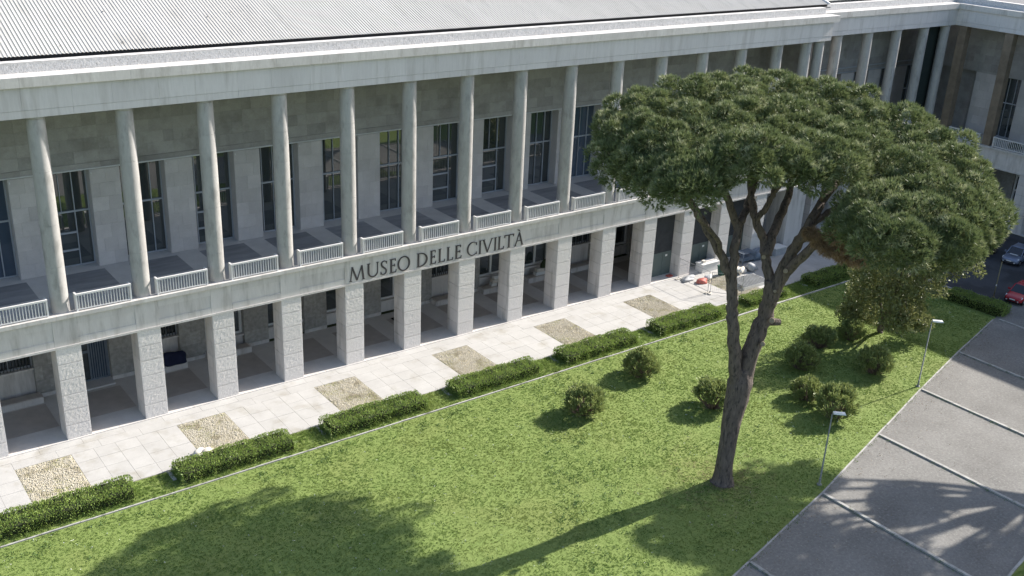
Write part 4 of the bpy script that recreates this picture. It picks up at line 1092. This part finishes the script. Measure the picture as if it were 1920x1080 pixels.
def car(name, loc, rotz, paint, label, Lc=3.7, Wc=1.62, Hc=1.5):
    t = empty(name, Vector((loc[0]*S, loc[1]*S, -.02)), label, 'car', 'cars parked along the road')
    hw = Wc/2
    # x forward (front at 0, rear at -Lc); stations: x, sill, belt, half width, shoulder
    st = [(0,.32,.55,.62*hw,.50),(-.08,.22,.66,.86*hw,.55),(-.35,.19,.76,.97*hw,.60),(-.85,.18,.86,hw,.66),(-1.15,.18,.92,hw,.70),(-2.0,.18,.95,hw,.72),(-2.9,.18,.97,hw,.74),(-3.4,.22,.95,.96*hw,.70),(-3.62,.28,.88,.88*hw,.62),(-3.7,.38,.78,.72*hw,.58)]
    k = Lc/3.7; V = []; F = []
    for x, sl_, bt, w_, sh in st:
        x *= k
        V += [(x,-w_*.90,sl_),(x,-w_,sl_+.16),(x,-w_,sh),(x,-w_*.90,bt),(x,-w_*.45,bt+.025),(x,w_*.45,bt+.025),(x,w_*.90,bt),(x,w_,sh),(x,w_,sl_+.16),(x,w_*.90,sl_)]
    n = 10
    for i in range(len(st)-1):
        for j in range(n): F.append((i*n+j, i*n+(j+1) % n, (i+1)*n+(j+1) % n, (i+1)*n+j))
    F.append(tuple(range(n))[::-1]); F.append(tuple((len(st)-1)*n+j for j in range(n)))
    b = MB(); b.add(V, F); body = b.local('body', paint, t, True); sub = body.modifiers.new('s', 'SUBSURF'); sub.levels = sub.render_levels = 2
    # greenhouse
    xf0, xf1, xr1, xr0 = -.92*k, -1.62*k, -3.05*k, -3.55*k; wb, wt = hw*.90, hw*.70; zb, zt = .90, Hc
    roofm = MB(); roofm.add([(xf1,-wt,zt-.05),(xf1,wt,zt-.05),(xr1,wt,zt-.04),(xr1,-wt,zt-.04),(xf1-.1,-wt*.8,zt),(xf1-.1,wt*.8,zt),(xr1+.1,wt*.8,zt),(xr1+.1,-wt*.8,zt)],
                            [(0,1,2,3),(4,7,6,5),(0,4,5,1),(1,5,6,2),(2,6,7,3),(3,7,4,0)]); roofm.local('roof', paint, t)
    gl = lambda nm, q: MB().add(q, [(0,1,2,3)]).local(nm, M['carglass'], t)
    gl('windscreen', [(xf0,-wb*.92,zb),(xf0,wb*.92,zb),(xf1,wt*.95,zt-.06),(xf1,-wt*.95,zt-.06)])
    gl('rear_window', [(xr0,wb*.9,zb),(xr0,-wb*.9,zb),(xr1,-wt*.95,zt-.06),(xr1,wt*.95,zt-.06)])
    xm = (xf1+xr1)/2-.05
    for s in (-1, 1):
        gl('side_window', [(xf0-.12,s*wb,zb),(xm+.03,s*wb,zb+.02),(xm+.03,s*wt,zt-.08),(xf1-.02,s*wt,zt-.08)][::s])
        gl('side_window', [(xm-.03,s*wb,zb+.02),(xr0+.2,s*wb,zb+.03),(xr1+.02,s*wt,zt-.08),(xm-.03,s*wt,zt-.08)][::s])
        for a, b_ in (((xf0,s*wb*.95,zb-.02),(xf1,s*wt,zt-.03)), ((xr0,s*wb*.93,zb-.02),(xr1,s*wt,zt-.03)), ((xm,s*wb*1.01,zb),(xm,s*wt*1.01,zt-.05))):
            MB().tube([a, b_], [.05, .04], 6).local('window_pillar', paint, t)
        MB().tube([(xf0-.25, s*wb, zb+.06), (xf0-.25, s*(wb+.12), zb+.10)], [.02, .02], 5).local('mirror_arm', M['blacktrim'], t)
        MB().box(xf0-.33, xf0-.18, min(s*(wb+.06), s*(wb+.22)), max(s*(wb+.06), s*(wb+.22)), zb+.03, zb+.17).local('mirror', paint, t)
        MB().add([(-.10*k,s*hw*.46,.60),(-.22*k,s*hw*.90,.64),(-.42*k,s*hw*.93,.76),(-.24*k,s*hw*.52,.73)], [(0,1,2,3)]).local('headlight', M['headlight'], t)
        MB().tube([(-.02*k, s*hw*.62, .38), (.0, s*hw*.62, .38)], [.06, .06], 8).local('fog_lamp', M['headlight'], t)
        for xw in (-.68*k, -2.98*k):
            wh = MB().tube([(xw, s*(hw-.19), .29), (xw, s*(hw+.005), .29)], [.29, .29], 18).local('wheel', M['rubber'], t)
            MB().tube([(xw, s*(hw-.0), .29), (xw, s*(hw+.014), .29)], [.19, .17], 12).local('rim', M['rim'], wh)
    MB().box(-.06, .012, -hw*.52, hw*.52, .34, .44).local('grille', M['blacktrim'], t)
    MB().box(.013, .025, -.24, .24, .44, .54).local('number_plate', M['plate'], t)
    MB().box(-.30, .0, -hw*.80, hw*.80, .17, .26).local('bumper_trim', M['blacktrim'], t)
    t.rotation_euler = (0, 0, rotz); return t
PI = math.pi
car('parked_car', (16.28, -4.16), PI+.10, M['redpaint'], 'small red hatchback parked facing the lawn by the kerb', 3.5, 1.6, 1.5)
car('parked_car', (18.22, -3.02), PI+.12, M['bluepaint'], 'silver-blue car with white paper behind its windscreen', 3.9, 1.7, 1.52)
MB()
t = empty('paper_sheet', Vector((18.22, -3.02, 0))*S, 'white paper sheet lying on the windscreen base of the silver-blue car', 'paper')
a = Vector((18.22*S, -3.02*S, 0)); mb = MB(); mb.box(.62, .88, -.45, .30, .965, .975); mb.local('sheet', M['plate'], t); t.rotation_euler = (0, 0, .12)
car('parked_car', (18.42, -3.56), PI+.12, M['darkpaint'], 'dark car at the right picture edge beside the silver-blue car', 3.9, 1.7, 1.48)
car('parked_car', (18.0, -2.40), PI+.12, M['darkpaint'], 'dark car mostly hidden under the tree, left of the silver-blue car', 3.9, 1.7, 1.45)

# --- clutter at the terrace end
def blob(name, c, r, material, label, cat, seed, amp=.25, sub=3):
    g_ = random.Random(seed); bm = bmesh.new(); bmesh.ops.create_icosphere(bm, subdivisions=sub, radius=1)
    ph = [(Vector((g_.gauss(0,1), g_.gauss(0,1), g_.gauss(0,1)))*2.2, g_.uniform(0, 6)) for _ in range(7)]
    for v in bm.verts:
        d = 1+amp*sum(math.sin(v.co.dot(k)+p) for k, p in ph)/3; v.co = v.co*d
        v.co = Vector((v.co.x*r[0], v.co.y*r[1], max(v.co.z, -.35)*r[2]))
    z = min(v.co.z for v in bm.verts)
    for v in bm.verts: v.co.z -= z
    me = bpy.data.meshes.new(name); bm.to_mesh(me); bm.free(); me.materials.append(material); me.shade_smooth()
    o = new(name, me, None, Vector(c)); return setp(o, label, cat)
G_ = lambda x, y, z=.014: Vector((x*S, y*S, z))
blob('fabric_pile', G_(11.93, -.22), (.75, .36, .26), M['greycloth'], 'crumpled grey and white sheeting heaped beside the pillar foot', 'tarpaulin', 4, .5)
blob('red_bag', G_(12.03, -.44), (.52, .36, .30), M['redcloth'], 'red plastic bag lying on the terrace by the fence', 'bag', 7, .3)
blob('rubble_sack', G_(12.30, -.37), (.42, .34, .28), M['whitestone'], 'white sack lying right of the red bag', 'sack', 9, .3)
t = empty('stone_trough', G_(12.62, -.02), 'long white stone trough with boards on top beside the pillar', 'trough')
MB().box(-1.05, 1.05, -.45, .45, 0, .75).local('body', M['whitestone'], t); MB().box(-1.1, 1.1, -.5, .5, .752, .83).local('lid', M['whitestone'], t)
MB().box(-.5, .9, -.1, .1, .832, .90).local('board', M['ledge'], t); MB().box(-.75, -.45, -.2, .1, .832, 1.05).local('block', M['rubble'], t)
t = empty('wheelie_bin', G_(12.66, -.36), 'dark green bin in front of the white trough', 'bin')
mb = MB(); mb.add([(-.22,-.22,.0),(.22,-.22,0),(.22,.22,0),(-.22,.22,0),(-.30,-.30,.85),(.30,-.30,.85),(.30,.30,.85),(-.30,.30,.85)], [(0,3,2,1),(4,5,6,7),(0,1,5,4),(1,2,6,5),(2,3,7,6),(3,0,4,7)]); mb.local('body', M['green'], t)
MB().box(-.33, .33, -.34, .33, .852, .92).local('lid', M['green'], t); MB().tube([(-.25, .34, .85), (.25, .34, .85)], [.025, .025], 6).local('handle', M['green'], t)
t = empty('site_cart', G_(13.62, -.10), 'blue-grey steel cart with slatted top beside the tarpaulin heap', 'cart')
for i in range(7): MB().box(-.85+.25*i, -.68+.25*i, -.5, .5, 1.0, 1.05).local('slat', M['bluegrey'], t)
for x in (-.85, .85):
    for y in (-.46, .46): MB().box(x-.04, x+.04, y-.04, y+.04, 0, .999).local('leg', M['bluegrey'], t)
MB().box(-.9, .9, -.5, -.44, .55, .62).local('side_rail', M['bluegrey'], t); MB().box(-.9, .9, .44, .5, .55, .62).local('side_rail', M['bluegrey'], t); MB().box(-.8, .8, -.43, .43, .25, .54).local('bin_body', M['bluegrey'], t)
blob('tarpaulin_heap', G_(13.42, -.46), (.80, .6, .55), M['greycloth'], 'pale grey tarpaulin covering a heap beside the steel cart', 'tarpaulin', 12, .35)
blob('rubble_heap', G_(13.05, -.45), (.7, .5, .35), M['rubble'], 'low heap of dark and pale rubble left of the tarpaulin heap', 'rubble', 15, .5)
blob('tarpaulin_heap', G_(14.05, .02-.12), (.9, .5, .8), M['bluegrey'], 'dark covered heap against the white corner pier', 'tarpaulin', 17, .35)
t = empty('slatted_pallet', G_(12.78, -.93), 'flat grey slatted grating lying on low white beams at the terrace edge', 'pallet')
for i in range(13): MB().box(-1.55+.25*i, -1.42+.25*i, -.95, .95, .30, .36).local('slat', M['steel'], t)
for y in (-.85, .0, .85): MB().box(-1.65, 1.75, y-.12, y+.12, 0, .299).local('beam', M['whitestone'], t)
t = empty('stone_crate', G_(14.55, -.12), 'pale blue-grey crates stacked against the corner pier', 'crate')
MB().box(-.75, .75, -.5, .5, 0, .7).local('crate_body', M['greycloth'], t); MB().box(-.78, .78, -.53, .53, .702, .76).local('lid', M['whitestone'], t)
# mesh fence panels
def fence(x0, y0, x1, y1, label, h=2.05):
    a, b = G_(x0, y0), G_(x1, y1); L_ = (b-a).length
    t = empty('mesh_fence', a, label, 'fence', 'temporary fence panels round the building site'); t.rotation_euler = (0, 0, math.atan2((b-a).y, (b-a).x))
    for x in (0, L_): MB().tube([(x,0,0), (x,0,h)], [.024, .024], 8).local('post', M['steel'], t)
    for z in (h-.03, .2): MB().tube([(0,0,z), (L_,0,z)], [.02, .02], 6).local('rail', M['steel'], t)
    wr = MB(); n = int(L_/.16)
    for i in range(1, n): wr.tube([(L_*i/n,0,.2), (L_*i/n,0,h-.03)], [.0045, .0045], 3, False)
    for k in range(1, 6): wr.tube([(0,0,.2+k*.3), (L_,0,.2+k*.3)], [.0045, .0045], 3, False)
    setp(wr.local('wire_mesh', M['steel'], t), kind='stuff')
    for x in (0, L_): MB().box(x-.12, x+.12, -.3, .3, 0, .10).local('foot', M['rubble'], t)
fence(11.77, -.09, 11.75, -.86, 'mesh fence panel running from the pillar out across the terrace')
fence(11.77, -.90, 12.12, -1.33, 'mesh fence panel ending beside the slatted grating')
# hoarding in the far arcade openings
for i, nm in ((11, 'left of the fence'), (12, 'behind the white trough'), (13, 'behind the steel cart'), ):
    t = empty('hoarding', G_(i+.5, .22, .07), 'dark netting over a grey-green board closing the arcade opening '+nm, 'hoarding', 'hoardings closing the far arcade openings')
    MB().box(-.35*S, .35*S, 0, .05, 0, 2.2).local('board', M['hoard'], t); MB().box(-.35*S, .35*S, .02, .05, 2.202, 5.9).local('netting', M['darkcloth'], t)
    MB().box(.9, 1.15, -.012, -.002, 1.75, 1.93).local('notice', M['plate'], t); MB().box(.55, .60, -.03, -.002, .1, 2.1).local('batten', M['hoard'], t)
MB().box(11.66*S, 11.78*S, .05*S, .13*S, .07, .17).build('brick_stack', M['redcloth']); setp(bpy.data.objects['brick_stack'], 'small stack of reddish bricks in front of the grey-green board', 'bricks')
# dark bundle on the sill, notice box, doormat
o = blob('cloth_bundle', G_(2.68, 1.20, .30*S-.95), (.80, .42, .62), M['navycloth'], 'dark navy cloth bundle heaped on the stone trough in the arcade', 'cloth', 23, .35); o.location.z = .108*S+.0
o = pbox('doormat', (6.28, 6.62, 1.02, 1.14, .0139, .0165), M['mat'], None); setp(o, 'black doormat in the arcade before the white-framed door', 'doormat')
for i, (x, n_) in enumerate(((8.5, 3), (9.5, 2), (8.62, 2))):
    t = empty('carved_fragment', G_(x, 1.245, .109*S), ['stack of carved stone fragments under the eighth arcade window', 'pair of stone blocks on the trough of the ninth bay', 'pale stone slab leaning by the carved fragments'][i], 'stone')
    for k in range(n_): MB().box(-.5+.12*k, .5-.1*k, -.2, .2, .3*k, .3*k+.28).local('stone_block', M['rubble'] if k % 2 else M['whitestone'], t)
blob('potted_plant', G_(9.62, 1.25, .108*S+.6), (.35, .25, .5), M['plantpot'], 'dark bushy plant standing on blocks in the arcade', 'plant', 31, .5).location.z = .109*S+.6
# rubble by the second hedge
for i, (x, y, s_) in enumerate(((2.13,-1.17,.34),(2.20,-1.23,.30),(2.24,-1.17,.26),(2.10,-1.27,.24))):
    o = blob('stone_rubble', G_(x, y, .01), (s_*1.2, s_*.8, s_*.7), M['rubble'], 'broken stone on the gravel behind the hedge, '+['largest piece', 'middle piece', 'rightmost piece', 'nearest piece'][i], 'stone', 60+i, .4, 2)
for i, (yy) in enumerate((-.35, -1.42)):
    blob('balcony_plant', Vector(((LE+.35)*S, yy*S, (ZB+.003)*S)), (.35, .5, .6), M['plantpot'], 'dark plant behind the side wing balcony rail, '+('left one' if i == 0 else 'right one'), 'plant', 70+i, .6)
